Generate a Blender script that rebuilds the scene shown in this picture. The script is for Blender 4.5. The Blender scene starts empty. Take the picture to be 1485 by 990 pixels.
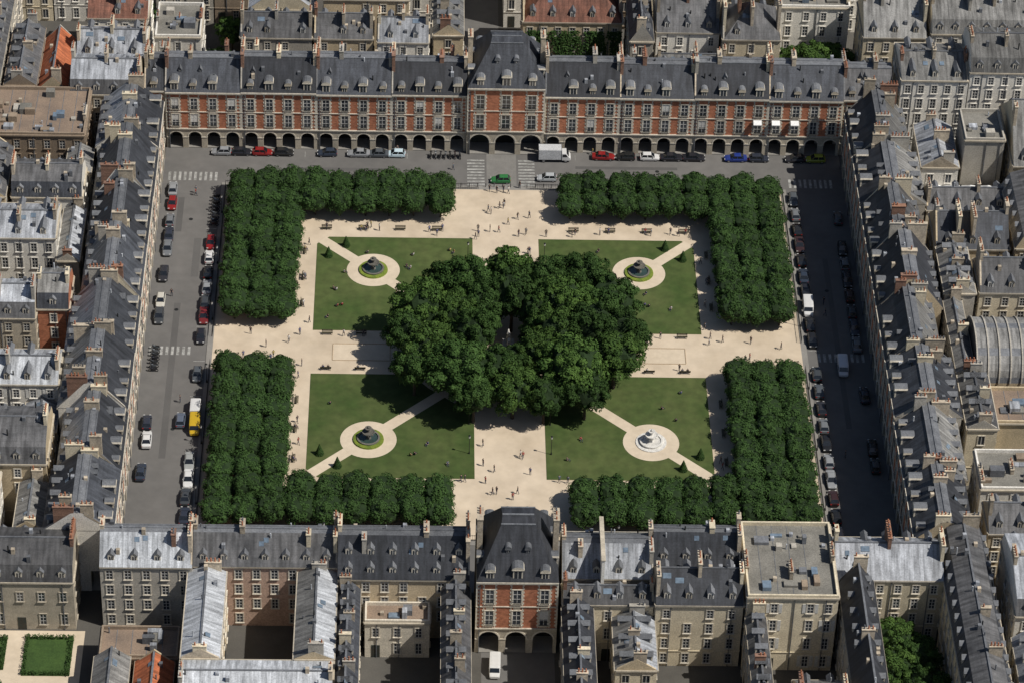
import bpy, math, random
import numpy as np
from mathutils import Matrix, Vector
R=random.Random(7)
NR=np.random.RandomState(5)
SC=bpy.context.scene
COL=SC.collection

# ------------------------------------------------------------------ materials
def mk(name,c1,c2=None,scale=.4,rough=.85,fine=4.0,objvar=.25,kind=None,spec=.3,bump=.0,objcol=False,contrast=1.0,metal=0,fc=.2,det=4,simple=False):
    m=bpy.data.materials.new(name); m.use_nodes=True
    nt=m.node_tree; N=nt.nodes; L=nt.links
    b=N["Principled BSDF"]; b.inputs["Roughness"].default_value=rough; b.inputs["Metallic"].default_value=metal
    b.inputs["Specular IOR Level"].default_value=spec
    if c2 is None: c2=tuple(c*.75 for c in c1)
    tc=N.new("ShaderNodeTexCoord")
    no=N.new("ShaderNodeTexNoise"); no.inputs["Scale"].default_value=scale; no.inputs["Detail"].default_value=det; no.inputs["Roughness"].default_value=.65
    L.new(tc.outputs["Object"],no.inputs["Vector"])
    oi=N.new("ShaderNodeObjectInfo")
    mr=N.new("ShaderNodeMapRange"); mr.inputs[1].default_value=.5-.2/contrast; mr.inputs[2].default_value=.5+.2/contrast
    L.new(no.outputs["Fac"],mr.inputs[0])
    mx=N.new("ShaderNodeMix"); mx.data_type='RGBA'; L.new(mr.outputs[0],mx.inputs[0])
    mx.inputs[6].default_value=(*c1,1); mx.inputs[7].default_value=(*c2,1)
    out=mx.outputs[2]
    if objcol:
        mm=N.new("ShaderNodeMix"); mm.data_type='RGBA'; mm.blend_type='MULTIPLY'; mm.inputs[0].default_value=1
        L.new(out,mm.inputs[6]); L.new(oi.outputs["Color"],mm.inputs[7]); out=mm.outputs[2]
    val=None
    if not simple:
        n2=N.new("ShaderNodeTexNoise"); n2.inputs["Scale"].default_value=fine; n2.inputs["Detail"].default_value=2
        L.new(tc.outputs["Object"],n2.inputs["Vector"])
        m2=N.new("ShaderNodeMapRange"); m2.inputs[1].default_value=.3; m2.inputs[2].default_value=.7; m2.inputs[3].default_value=1-fc; m2.inputs[4].default_value=1+fc
        L.new(n2.outputs["Fac"],m2.inputs[0])
        val=m2.outputs[0]
    if kind in('seam','rows'):
        sep=N.new("ShaderNodeSeparateXYZ"); L.new(tc.outputs["Object"],sep.inputs[0])
        a=N.new("ShaderNodeMath"); a.operation='MULTIPLY'
        L.new(sep.outputs[0 if kind=='seam' else 2],a.inputs[0]); a.inputs[1].default_value=(1/.8 if kind=='seam' else 1/.55)
        f=N.new("ShaderNodeMath"); f.operation='FRACT'; L.new(a.outputs[0],f.inputs[0])
        g=N.new("ShaderNodeMath"); g.operation='LESS_THAN'; L.new(f.outputs[0],g.inputs[0]); g.inputs[1].default_value=.16
        h=N.new("ShaderNodeMath"); h.operation='MULTIPLY_ADD'; L.new(g.outputs[0],h.inputs[0]); h.inputs[1].default_value=-.2 if kind=='seam' else -.10; h.inputs[2].default_value=1.02
        fl=N.new("ShaderNodeMath"); fl.operation='FLOOR'; L.new(a.outputs[0],fl.inputs[0])
        wn=N.new("ShaderNodeTexWhiteNoise"); wn.noise_dimensions='1D'; L.new(fl.outputs[0],wn.inputs["W"])
        w2=N.new("ShaderNodeMath"); w2.operation='MULTIPLY_ADD'; L.new(wn.outputs["Value"],w2.inputs[0]); w2.inputs[1].default_value=.2 if kind=='seam' else .08; w2.inputs[2].default_value=.9
        p=N.new("ShaderNodeMath"); p.operation='MULTIPLY'; L.new(h.outputs[0],p.inputs[0]); L.new(w2.outputs[0],p.inputs[1])
        q=N.new("ShaderNodeMath"); q.operation='MULTIPLY'; L.new(p.outputs[0],q.inputs[0]); L.new(val,q.inputs[1]); val=q.outputs[0]
        mpn=N.new("ShaderNodeMapping"); mpn.inputs["Scale"].default_value=(1.6,.22,.22); L.new(tc.outputs["Object"],mpn.inputs[0])
        n3=N.new("ShaderNodeTexNoise"); n3.inputs["Scale"].default_value=1.0; n3.inputs["Detail"].default_value=3; L.new(mpn.outputs[0],n3.inputs["Vector"])
        m3=N.new("ShaderNodeMapRange"); m3.inputs[1].default_value=.32; m3.inputs[2].default_value=.68; m3.inputs[3].default_value=.6; m3.inputs[4].default_value=1.4; L.new(n3.outputs["Fac"],m3.inputs[0])
        q2=N.new("ShaderNodeMath"); q2.operation='MULTIPLY'; L.new(m3.outputs[0],q2.inputs[0]); L.new(val,q2.inputs[1]); val=q2.outputs[0]
    if kind=='brick':
        bt=N.new("ShaderNodeTexBrick"); bt.inputs["Scale"].default_value=1.0; bt.inputs["Brick Width"].default_value=.5; bt.inputs["Row Height"].default_value=.2; bt.inputs["Mortar Size"].default_value=.015
        bt.inputs["Color1"].default_value=(1,1,1,1); bt.inputs["Color2"].default_value=(.65,.65,.65,1); bt.inputs["Mortar"].default_value=(1.1,1.0,.9,1)
        cb=N.new("ShaderNodeSeparateXYZ"); L.new(tc.outputs["Object"],cb.inputs[0]); cc=N.new("ShaderNodeCombineXYZ")
        L.new(cb.outputs[0],cc.inputs[0]); L.new(cb.outputs[2],cc.inputs[1]); L.new(cc.outputs[0],bt.inputs["Vector"])
        mm=N.new("ShaderNodeMix"); mm.data_type='RGBA'; mm.blend_type='MULTIPLY'; mm.inputs[0].default_value=1
        L.new(out,mm.inputs[6]); L.new(bt.outputs[0],mm.inputs[7]); out=mm.outputs[2]
    ov=N.new("ShaderNodeMath"); ov.operation='MULTIPLY_ADD'; L.new(oi.outputs["Random"],ov.inputs[0]); ov.inputs[1].default_value=objvar; ov.inputs[2].default_value=1-objvar/2
    vo=ov.outputs[0]
    if val is not None:
        mu=N.new("ShaderNodeMath"); mu.operation='MULTIPLY'; L.new(ov.outputs[0],mu.inputs[0]); L.new(val,mu.inputs[1]); vo=mu.outputs[0]
    hs=N.new("ShaderNodeHueSaturation"); L.new(out,hs.inputs["Color"]); L.new(vo,hs.inputs["Value"])
    L.new(hs.outputs[0],b.inputs["Base Color"])
    return m
M={}
M['brick']=mk("brick",(.52,.215,.12),(.38,.15,.09),.5,.9,kind='brick',fine=2)
M['stone']=mk("limestone",(.48,.425,.335),(.32,.285,.225),.5)
M['stone_w']=mk("white_limestone",(.64,.585,.485),(.47,.43,.355),.7)
M['cream']=mk("cream_render",(.68,.60,.44),(.50,.435,.32),.35)
M['white']=mk("white_render",(.76,.73,.66),(.60,.575,.52),.35)
M['grey']=mk("grey_render",(.44,.41,.355),(.30,.28,.24),.35)
M['beige']=mk("beige_render",(.58,.475,.32),(.39,.32,.215),.3)
M['pink']=mk("pink_render",(.56,.40,.31),(.43,.30,.235),.35)
M['brown']=mk("brown_render",(.30,.235,.17),(.2,.155,.115),.3)
M['slate']=mk("slate",(.058,.063,.074),(.032,.035,.042),.22,.62,kind='rows',spec=.35,objvar=.6)
M['slated']=mk("dark_slate",(.034,.036,.042),(.022,.024,.029),.25,.62,kind='rows',spec=.35,objvar=.35)
M['slate2']=mk("old_slate",(.115,.114,.116),(.055,.056,.059),.25,.68,kind='rows',spec=.35,objvar=.7)
M['zinc']=mk("zinc",(.34,.355,.38),(.21,.222,.24),.22,.58,kind='seam',spec=.35,objvar=.6)
M['zinc2']=mk("weathered_zinc",(.20,.198,.19),(.115,.113,.108),.22,.65,kind='seam',objvar=.7)
M['zincw']=mk("pale_zinc",(.44,.46,.485),(.32,.335,.355),.22,.6,kind='seam',objvar=.2)
M['lead']=mk("lead",(.155,.162,.173),(.09,.095,.105),.6,.62,objvar=.45)
M['tile']=mk("clay_tile",(.45,.14,.06),(.30,.095,.045),.5,.85,kind='rows')
M['tile2']=mk("old_clay_tile",(.19,.085,.058),(.115,.06,.045),.4,.85,kind='rows')
M['bitum']=mk("bitumen_roof",(.25,.185,.135),(.155,.12,.095),.25,.9)
M['gravelroof']=mk("gravel_roof",(.22,.21,.185),(.13,.125,.11),.3,.95)
M['glass']=mk("window_glass",(.028,.033,.04),(.06,.065,.075),1.3,.12,spec=.7,objvar=.6)
M['skyl']=mk("skylight_glass",(.18,.24,.30),(.10,.13,.17),1,.15,spec=.8)
M['frame']=mk("painted_frame",(.62,.61,.57),(.5,.49,.46),2)
M['iron']=mk("iron",(.02,.022,.022),None,2,.5)
M['pot']=mk("terracotta_pot",(.42,.17,.09),(.3,.12,.07),3)
M['chim']=mk("chimney_render",(.52,.445,.335),(.30,.255,.20),.8,fine=3,objvar=.5)
M['chimb']=mk("chimney_brick",(.29,.17,.12),(.2,.12,.09),.8,kind='brick')
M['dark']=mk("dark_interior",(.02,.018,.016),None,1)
M['door']=mk("painted_door",(.05,.04,.03),(.03,.045,.04),1)
M['asphalt']=mk("asphalt",(.152,.146,.138),(.105,.102,.098),.06,.95,fine=.5,fc=.06,objvar=0,contrast=1.0,det=7)
M['city']=mk("city_ground",(.10,.095,.085),(.065,.062,.056),.1,.95,objvar=0,fc=.08)
M['patch']=mk("asphalt_repair",(.105,.102,.098),(.085,.083,.08),.1,.95,objvar=.2,fc=.05)
M['pave']=mk("pavement",(.25,.24,.22),(.19,.18,.165),.2,.95,objvar=0,fc=.06)
M['cobble']=mk("cobbles",(.20,.193,.18),(.15,.145,.135),.5,.95,fine=4,objvar=0,fc=.1)
M['paint']=mk("road_paint",(.38,.38,.36),(.17,.17,.16),.9,.8,fine=5,objvar=0,contrast=1.5)
M['sand']=mk("sand",(.60,.505,.385),(.44,.36,.262),.075,.95,fine=.35,objvar=0,fc=.07,det=9,contrast=1.15)
M['sand2']=mk("packed_sand",(.60,.51,.39),(.49,.41,.305),.14,.95,fine=1,objvar=.05,fc=.05,det=6)
M['soil']=mk("sand_edge",(.40,.31,.21),(.33,.25,.165),1,.95)
M['grass']=mk("grass",(.041,.070,.016),(.076,.095,.030),.085,.95,fine=.6,objvar=.12,contrast=1.4,fc=.16,det=8)
M['grass2']=mk("court_grass",(.045,.085,.02),(.03,.06,.015),.4,.95)
M['leaf']=mk("leaf",(.048,.092,.023),(.022,.048,.012),.45,.75,objvar=.5,spec=.12,contrast=1.4,det=2,simple=True)
M['leafb']=mk("bright_leaf",(.066,.118,.026),(.034,.068,.016),.45,.75,objvar=.35,spec=.12,contrast=1.4,det=2,simple=True)
M['leafl']=mk("linden_leaf",(.044,.086,.023),(.026,.055,.015),.35,.75,objvar=.26,spec=.12,contrast=1.3,det=3,simple=True)
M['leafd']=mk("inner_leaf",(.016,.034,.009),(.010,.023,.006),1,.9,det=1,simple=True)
M['leafy']=mk("flower_border",(.20,.24,.03),(.08,.13,.02),1.5,.8,fine=5)
M['bark']=mk("bark",(.09,.07,.05),(.05,.04,.03),3,.95,simple=True)
M['water']=mk("water",(.04,.07,.06),(.03,.05,.045),1,.08,spec=.8)
M['fount']=mk("fountain_stone",(.16,.15,.13),(.09,.085,.07),1.2)
M['marble']=mk("white_marble",(.68,.66,.61),(.5,.49,.46),1.2,.6)
M['carp']=mk("car_paint",(1,1,1),(.92,.92,.92),1,.25,spec=.6,objcol=True,objvar=.0,fc=.03)
M['carg']=mk("car_glass",(.015,.018,.022),None,1,.08,spec=.8)
M['rubber']=mk("tyre",(.015,.015,.015),None,2,.8)
M['chrome']=mk("hubcap",(.35,.35,.36),None,2,.3,metal=.6)
M['lampw']=mk("headlamp",(.7,.7,.68),None,2,.2)
M['lampr']=mk("tail_lamp",(.4,.02,.02),None,2,.3)
M['boxw']=mk("truck_box",(.50,.51,.52),(.42,.43,.44),.8,.5)
M['skin']=mk("skin",(.48,.30,.22),None,3)
M['hair']=mk("hair",(.04,.025,.015),None,3)
M['shirt']=mk("shirt",(1,1,1),(.8,.8,.8),3,objcol=True)
M['trous']=mk("trousers",(.05,.06,.10),(.035,.04,.06),3,objvar=.8)
M['wood']=mk("bench_wood",(.08,.07,.04),(.05,.045,.03),3)
M['canvas']=mk("white_canvas",(.78,.78,.77),(.68,.68,.67),1)

# ------------------------------------------------------------------ mesh building
class G:
    """group of faces -> child mesh objects under one parent"""
    def __init__(s,name,loc=(0,0,0),rot=0):
        s.name=name; s.loc=loc; s.rot=rot; s.p={}
    def q(s,part,mat,pts):
        d=s.p.setdefault(part,([],[],[],{}))
        v,f,mi,mm=d
        k=mm.setdefault(mat,len(mm)); n=len(v); v.extend(pts); f.append(tuple(range(n,n+len(pts)))); mi.append(k)
    def box(s,part,mat,x0,x1,y0,y1,z0,z1,bot=False,mp=None):
        c=[(x0,y0,z0),(x1,y0,z0),(x1,y1,z0),(x0,y1,z0),(x0,y0,z1),(x1,y0,z1),(x1,y1,z1),(x0,y1,z1)]
        if mp: c=[mp(*t) for t in c]
        F=[(0,1,5,4),(1,2,6,5),(2,3,7,6),(3,0,4,7),(4,5,6,7)]
        if bot: F.append((3,2,1,0))
        d=s.p.setdefault(part,([],[],[],{})); v,f,mi,mm=d
        k=mm.setdefault(mat,len(mm)); n=len(v); v.extend(c)
        for a in F: f.append(tuple(n+i for i in a)); mi.append(k)
    def prism(s,part,mat,cx,cy,z0,z1,r0,r1,n=8,cap=True):
        a=[(math.cos(2*math.pi*i/n),math.sin(2*math.pi*i/n)) for i in range(n)]
        for i in range(n):
            j=(i+1)%n
            s.q(part,mat,[(cx+r0*a[i][0],cy+r0*a[i][1],z0),(cx+r0*a[j][0],cy+r0*a[j][1],z0),(cx+r1*a[j][0],cy+r1*a[j][1],z1),(cx+r1*a[i][0],cy+r1*a[i][1],z1)])
        if cap: s.q(part,mat,[(cx+r1*t[0],cy+r1*t[1],z1) for t in a])
    def mesh(s,part):
        v,f,mi,mm=s.p[part]
        me=bpy.data.meshes.new(part); me.from_pydata(v,[],f)
        for k in mm: me.materials.append(M[k])
        me.polygons.foreach_set("material_index",mi); me.update(); return me
    def done(s):
        e=bpy.data.objects.new(s.name,None); e.empty_display_size=.5; e.location=s.loc; e.rotation_euler=(0,0,s.rot); COL.objects.link(e)
        for part in s.p:
            o=bpy.data.objects.new(part,s.mesh(part)); COL.objects.link(o); o.parent=e
        return e
    def single(s):
        me=s.joined(); o=bpy.data.objects.new(s.name,me); o.location=s.loc; o.rotation_euler=(0,0,s.rot); COL.objects.link(o); return o
    def joined(s):
        V=[];F=[];I=[];MM={}
        for part in s.p:
            v,f,mi,mm=s.p[part]; inv={b:a for a,b in mm.items()}; n=len(V); V+=v
            for a,b in zip(f,mi): F.append(tuple(n+i for i in a)); I.append(MM.setdefault(inv[b],len(MM)))
        me=bpy.data.meshes.new(s.name); me.from_pydata(V,[],F)
        for k in MM: me.materials.append(M[k])
        me.polygons.foreach_set("material_index",I); me.update(); return me
def inst(name,me,loc,rz=0,sc=(1,1,1),color=None):
    o=bpy.data.objects.new(name,me); o.location=loc; o.rotation_euler=(0,0,rz); o.scale=sc
    if color: o.color=(*color,1)
    COL.objects.link(o); return o

def sides(W,D):
    return dict(front=(lambda s,d,z:(s,-d,z),W), back=(lambda s,d,z:(W-s,D+d,z),W),
                left=(lambda s,d,z:(-d,D-s,z),D), right=(lambda s,d,z:(W+d,s,z),D))
def window(g,mp,s,z,w,h,tr='stone',ff='frame',shut=None,rich=True):
    t=.16
    g.box('windows',tr,s-w/2-t,s-w/2,-.03,.10,z,z+h,mp=mp)
    g.box('windows',tr,s+w/2,s+w/2+t,-.03,.10,z,z+h,mp=mp)
    g.box('windows',tr,s-w/2-t,s+w/2+t,-.03,.13,z+h,z+h+t,mp=mp,bot=True)
    g.box('windows',tr,s-w/2-t-.05,s+w/2+t+.05,-.03,.24,z-.14,z,mp=mp,bot=True)
    g.q('windows','glass',[mp(s-w/2,.02,z),mp(s+w/2,.02,z),mp(s+w/2,.02,z+h),mp(s-w/2,.02,z+h)])
    g.box('windows',ff,s-.05,s+.05,-.01,.06,z,z+h,mp=mp)
    if rich:
        for k in (1,2): g.box('windows',ff,s-w/2,s+w/2,-.01,.05,z+h*k/3-.03,z+h*k/3+.03,mp=mp)
        g.box('windows',ff,s-w/2,s-w/2+.09,-.01,.055,z,z+h,mp=mp); g.box('windows',ff,s+w/2-.09,s+w/2,-.01,.055,z,z+h,mp=mp)
    if shut:
        for k in(-1,1): g.box('windows',shut,s+k*(w/2+t+.32)-.28,s+k*(w/2+t+.32)+.28,-.02,.07,z,z+h,mp=mp)
def dormer(g,mp,s,z,w=1.15,h=1.6,d=-.5,L=2.6,tr='stone_w',rf='lead',ped=False):
    g.box('dormers',tr,s-w/2,s+w/2,d-.25,d,z,z+h,mp=mp)
    g.box('dormers','lead',s-w/2+.04,s+w/2-.04,d-L,d-.25,z,z+h-.05,mp=mp)
    g.q('dormers','glass',[mp(s-w/2+.22,d+.015,z+.25),mp(s+w/2-.22,d+.015,z+.25),mp(s+w/2-.22,d+.015,z+h-.2),mp(s-w/2+.22,d+.015,z+h-.2)])
    g.box('dormers','frame',s-.04,s+.04,d-.02,d+.045,z+.25,z+h-.2,mp=mp)
    if ped:
        n=6; o=.22; pts=[(s+(w/2+o)*math.cos(math.pi*k/n),z+h+.12+ .6*math.sin(math.pi*k/n)) for k in range(n+1)]
        g.box('dormers',tr,s-w/2-o,s+w/2+o,d-.3,d+.14,z+h,z+h+.12,mp=mp,bot=True)
        g.q('dormers',tr,[mp(a,d+.10,b) for a,b in pts])
        for k in range(n):
            a,b=pts[k],pts[k+1]; g.q('dormers',tr if k in(0,n-1) else rf,[mp(a[0],d+.10,a[1]),mp(b[0],d+.10,b[1]),mp(b[0],d-L,b[1]),mp(a[0],d-L,a[1])])
    else:
        o=.14
        g.q('dormers',tr,[mp(s-w/2,d,z+h),mp(s+w/2,d,z+h),mp(s,d,z+h+.5)])
        for k in(-1,1): g.q('dormers',rf,[mp(s+k*(w/2+o),d+.12,z+h-.06),mp(s,d+.12,z+h+.58),mp(s,d-L-.4,z+h+.58),mp(s+k*(w/2+o),d-L-.4,z+h-.06)])
def chimney(g,x,y0,y1,z0,z1,mat=None,t=.55):
    mat=mat or R.choice(['chim','chim','chim','chimb','grey','cream'])
    g.box('chimneys',mat,x-t/2,x+t/2,y0,y1,z0,z1)
    g.box('chimneys',mat,x-t/2-.08,x+t/2+.08,y0-.08,y1+.08,z1,z1+.16,bot=True)
    n=max(1,int((y1-y0)/.55))
    for i in range(n):
        if R.random()<.2: continue
        h=R.uniform(.45,.8); g.prism('chimneys',R.choice(['pot','pot','pot','lead']),x,y0+(i+.5)*(y1-y0)/n,z1+.16,z1+.16+h,.15,.11,6)
def vents(g,W,D,zf,n):
    for i in range(n):
        x,y=R.uniform(.8,max(.9,W-.8)),R.uniform(D*.15,D*.85); z=zf(y)
        if R.random()<.5: g.prism('vents',R.choice(['lead','zincw','iron']),x,y,z-.3,z+R.uniform(.5,1.2),.12,.12,6)
        else: g.box('vents',R.choice(['lead','chim','zinc']),x-.3,x+.3,y-.3,y+.3,z-.5,z+R.uniform(.4,.9))
def slope_roof(g,prof,W,mat,wall,hip=0.0,caps=True,mats=None):
    zmin=prof[0][1]
    for k,((y0,z0),(y1,z1)) in enumerate(zip(prof[:-1],prof[1:])):
        a0=hip*(z0-zmin); a1=hip*(z1-zmin)
        g.q('roof',(mats[k] if mats else mat),[(a0,y0,z0),(W-a0,y0,z0),(W-a1,y1,z1),(a1,y1,z1)])
    n=len(prof)
    for xx in(0,1):
        if hip==0: g.q('walls',wall,[((W if xx else 0),y,z) for y,z in prof])
        else:
            for k in range(n//2):
                (y0,z0),(y1,z1)=prof[k],prof[k+1]; (y3,z3),(y2,z2)=prof[n-1-k],prof[n-2-k]
                X=lambda z:(W-hip*(z-zmin)) if xx else hip*(z-zmin)
                g.q('roof',mat,[(X(z0),y0,z0),(X(z3),y3,z3),(X(z2),y2,z2),(X(z1),y1,z1)])
    if caps:
        m=n//2; yr,zr=prof[m]
        if n%2: g.box('roof','lead',hip*(zr-zmin),W-hip*(zr-zmin),yr-.16,yr+.16,zr-.1,zr+.09)

def building(name,x0,x1,y0,y1,E,roof='gable',axis='x',wall='cream',rf='slate',rise=None,nf=None,chim=2,dorm='fb',shut=None,pitchw=2.7,win=True,blind=(),skyl=2,rows=1,base=0):
    if axis=='x': W,D=x1-x0,y1-y0; g=G(name,(x0,y0,base),0)
    else: W,D=y1-y0,x1-x0; g=G(name,(x1,y0,base),math.pi/2)
    S=sides(W,D)
    g.q('walls',wall,[(0,0,0),(W,0,0),(W,0,E),(0,0,E)]); g.q('walls',wall,[(W,0,0),(W,D,0),(W,D,E),(W,0,E)])
    g.q('walls',wall,[(W,D,0),(0,D,0),(0,D,E),(W,D,E)]); g.q('walls',wall,[(0,D,0),(0,0,0),(0,0,E),(0,D,E)])
    nf=nf or max(1,int(E/3.3)); fh=(E-.4)/nf
    for k,(mp,Ls) in S.items():
        g.box('cornice','stone' if wall!='brown' else 'brown',-.15 if k in('front','back') else 0,Ls+(.15 if k in('front','back') else 0),-.02,.28,E-.32,E-.02,mp=mp,bot=True)
        if nf>2: g.box('cornice',wall,0,Ls,-.02,.10,fh,fh+.16,mp=mp)
        if not win or k in blind: continue
        n=max(1,int((Ls-.8)/pitchw)); step=Ls/n
        drop=set(i for i in range(n) if R.random()<.06)
        for f in range(nf):
            for i in range(n):
                if i in drop or R.random()<.03: continue
                h=min(fh*.62,2.3)*(1 if f<nf-1 else .85)
                if f==0 and R.random()<.25:
                    g.box('doors','door',step*(i+.5)-.7,step*(i+.5)+.7,-.02,.05,0,min(2.7,fh-.3),mp=mp); continue
                sh=shut if shut and R.random()<.8 else None
                window(g,mp,step*(i+.5),f*fh+fh*.24,1.05,h,tr='stone_w' if wall in('cream','beige','brick','grey') else wall,shut=sh,rich=(k=='front'))
    for fx_ in R.sample([.15,.5,.85],2):
        g.box('drain_pipe','lead',W*fx_-.06+.3,W*fx_+.06+.3,-.16,-.04,0,E-.35)
    if roof=='flat':
        zt=E-.25
        g.q('roof',rf,[(0,0,zt),(W,0,zt),(W,D,zt),(0,D,zt)])
        for a in((0,W,0,.3),(0,W,D-.3,D),(0,.3,.3,D-.3),(W-.3,W,.3,D-.3)): g.box('roof',wall,a[0],a[1],a[2],a[3],E-.4,E+.45)
        for i in range(int(W*D/20)+1):
            w,d,h=R.uniform(.6,2.6),R.uniform(.6,2.2),R.uniform(.3,1.5); px,py=R.uniform(.6,max(.7,W-w-.6)),R.uniform(.6,max(.7,D-d-.6))
            g.box('roof_plant',R.choice(['lead','zinc','grey','brown','skyl','gravelroof']),px,px+w,py,py+d,zt-.02,zt+h)
        if W>12:
            for i in range(1,int(W/2.5)): g.box('roof','lead',i*2.5-.05,i*2.5+.05,.35,D-.35,zt-.01,zt+.03)
        rz=E; zf=lambda y:zt
    elif roof=='mansard':
        h1=2.7*rows if rows>1 else 2.7; r2=rise or min(2.2,D*.17); i1=.42*h1
        prof=[(-.12,E),(i1,E+h1),(D/2,E+h1+r2),(D-i1,E+h1),(D+.12,E)]
        u=R.choice(['zinc2','zinc','zinc','slate2'])
        slope_roof(g,prof,W,rf,wall,mats=[rf,u,u,rf])
        rz=E+h1+r2
        zf=lambda y:E+h1+r2*(1-abs(y-D/2)/(D/2))
        for r in range(rows):
            for k,kk in(('f','front'),('b','back')):
                if k in dorm:
                    mp,Ls=S[kk]; n=max(1,int(Ls/3.0))
                    for i in range(n): dormer(g,mp,Ls/n*(i+.5),E+.35+r*2.6,1.1,1.5,-.25-r*1.15,1.5)
    else:
        rise=rise or D*.42
        hip=0 if roof=='gable' else (D/2)/rise*.9
        prof=[(-.3,E-.12),(D/2,E+rise),(D+.3,E-.12)]
        if hip and hip*(rise+.12)*2>W: hip=(W/2-.2)/(rise+.12)
        slope_roof(g,prof,W,rf,wall,hip,mats=[rf,R.choice([rf,rf,'zinc2'])]); rz=E+rise
        sl=rise/(D/2)
        zf=lambda y:E+rise*(1-abs(y-D/2)/(D/2))
        for r in range(rows):
            for k,kk in(('f','front'),('b','back')):
                if k in dorm:
                    mp,Ls=S[kk]; n=max(1,int((Ls-hip*2)/3.4))
                    for i in range(n):
                        if R.random()<.12: continue
                        dd=.7+r*1.9; dormer(g,mp,Ls/n*(i+.5),E+sl*dd-.1,1.0,1.35,-dd,1.35/max(sl,.4)+.3,tr=R.choice(['stone_w','stone','frame']))
        for i in range(skyl):
            a=R.uniform(1,max(1.1,W-2)); t=R.uniform(.45,.75); y=D/2*t; z=E+sl*y; w=R.choice([.7,.9,1.4]); dy=.9/math.sqrt(1+sl*sl); dz=dy*sl
            side=R.random()<.6
            yy=(lambda v:v) if side else (lambda v:D-v)
            P=[(a,yy(y),z+.12),(a+w,yy(y),z+.12),(a+w,yy(y+dy),z+dz+.12),(a,yy(y+dy),z+dz+.12)]
            g.q('skylights','skyl',P)
            for u_,v_ in((0,1),(1,2),(2,3),(3,0)): g.q('skylights','lead',[P[u_],P[v_],(P[v_][0],P[v_][1],P[v_][2]-.2),(P[u_][0],P[u_][1],P[u_][2]-.2)])
    if roof!='hip': vents(g,W,D,zf,int(W*D/30)+1)
    for i in range(chim):
        x=[.3,W-.3,W*.5,W*.3,W*.7][i%5]; ln=R.uniform(1.6,min(5,max(2,D*.45))); c=R.uniform(.3,.65)*D
        chimney(g,x,max(.2,c-ln/2),min(D-.2,c+ln/2),E-.2,rz+R.uniform(.6,1.8))
    if chim and R.random()<.6 and roof!='flat':
        xx=R.choice([0,W-.28]); pm=R.choice(['chim','grey','beige'])
        g.q('walls',pm,[(xx-.01,-.05,E),(xx-.01,D/2,rz+.35),(xx-.01,D+.05,E)]); g.q('walls',pm,[(xx+.29,-.05,E),(xx+.29,D/2,rz+.35),(xx+.29,D+.05,E)])
        g.q('walls',pm,[(xx-.01,-.05,E),(xx+.29,-.05,E),(xx+.29,D/2,rz+.35),(xx-.01,D/2,rz+.35)]); g.q('walls',pm,[(xx-.01,D+.05,E),(xx+.29,D+.05,E),(xx+.29,D/2,rz+.35),(xx-.01,D/2,rz+.35)])
    return g.done()

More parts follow.
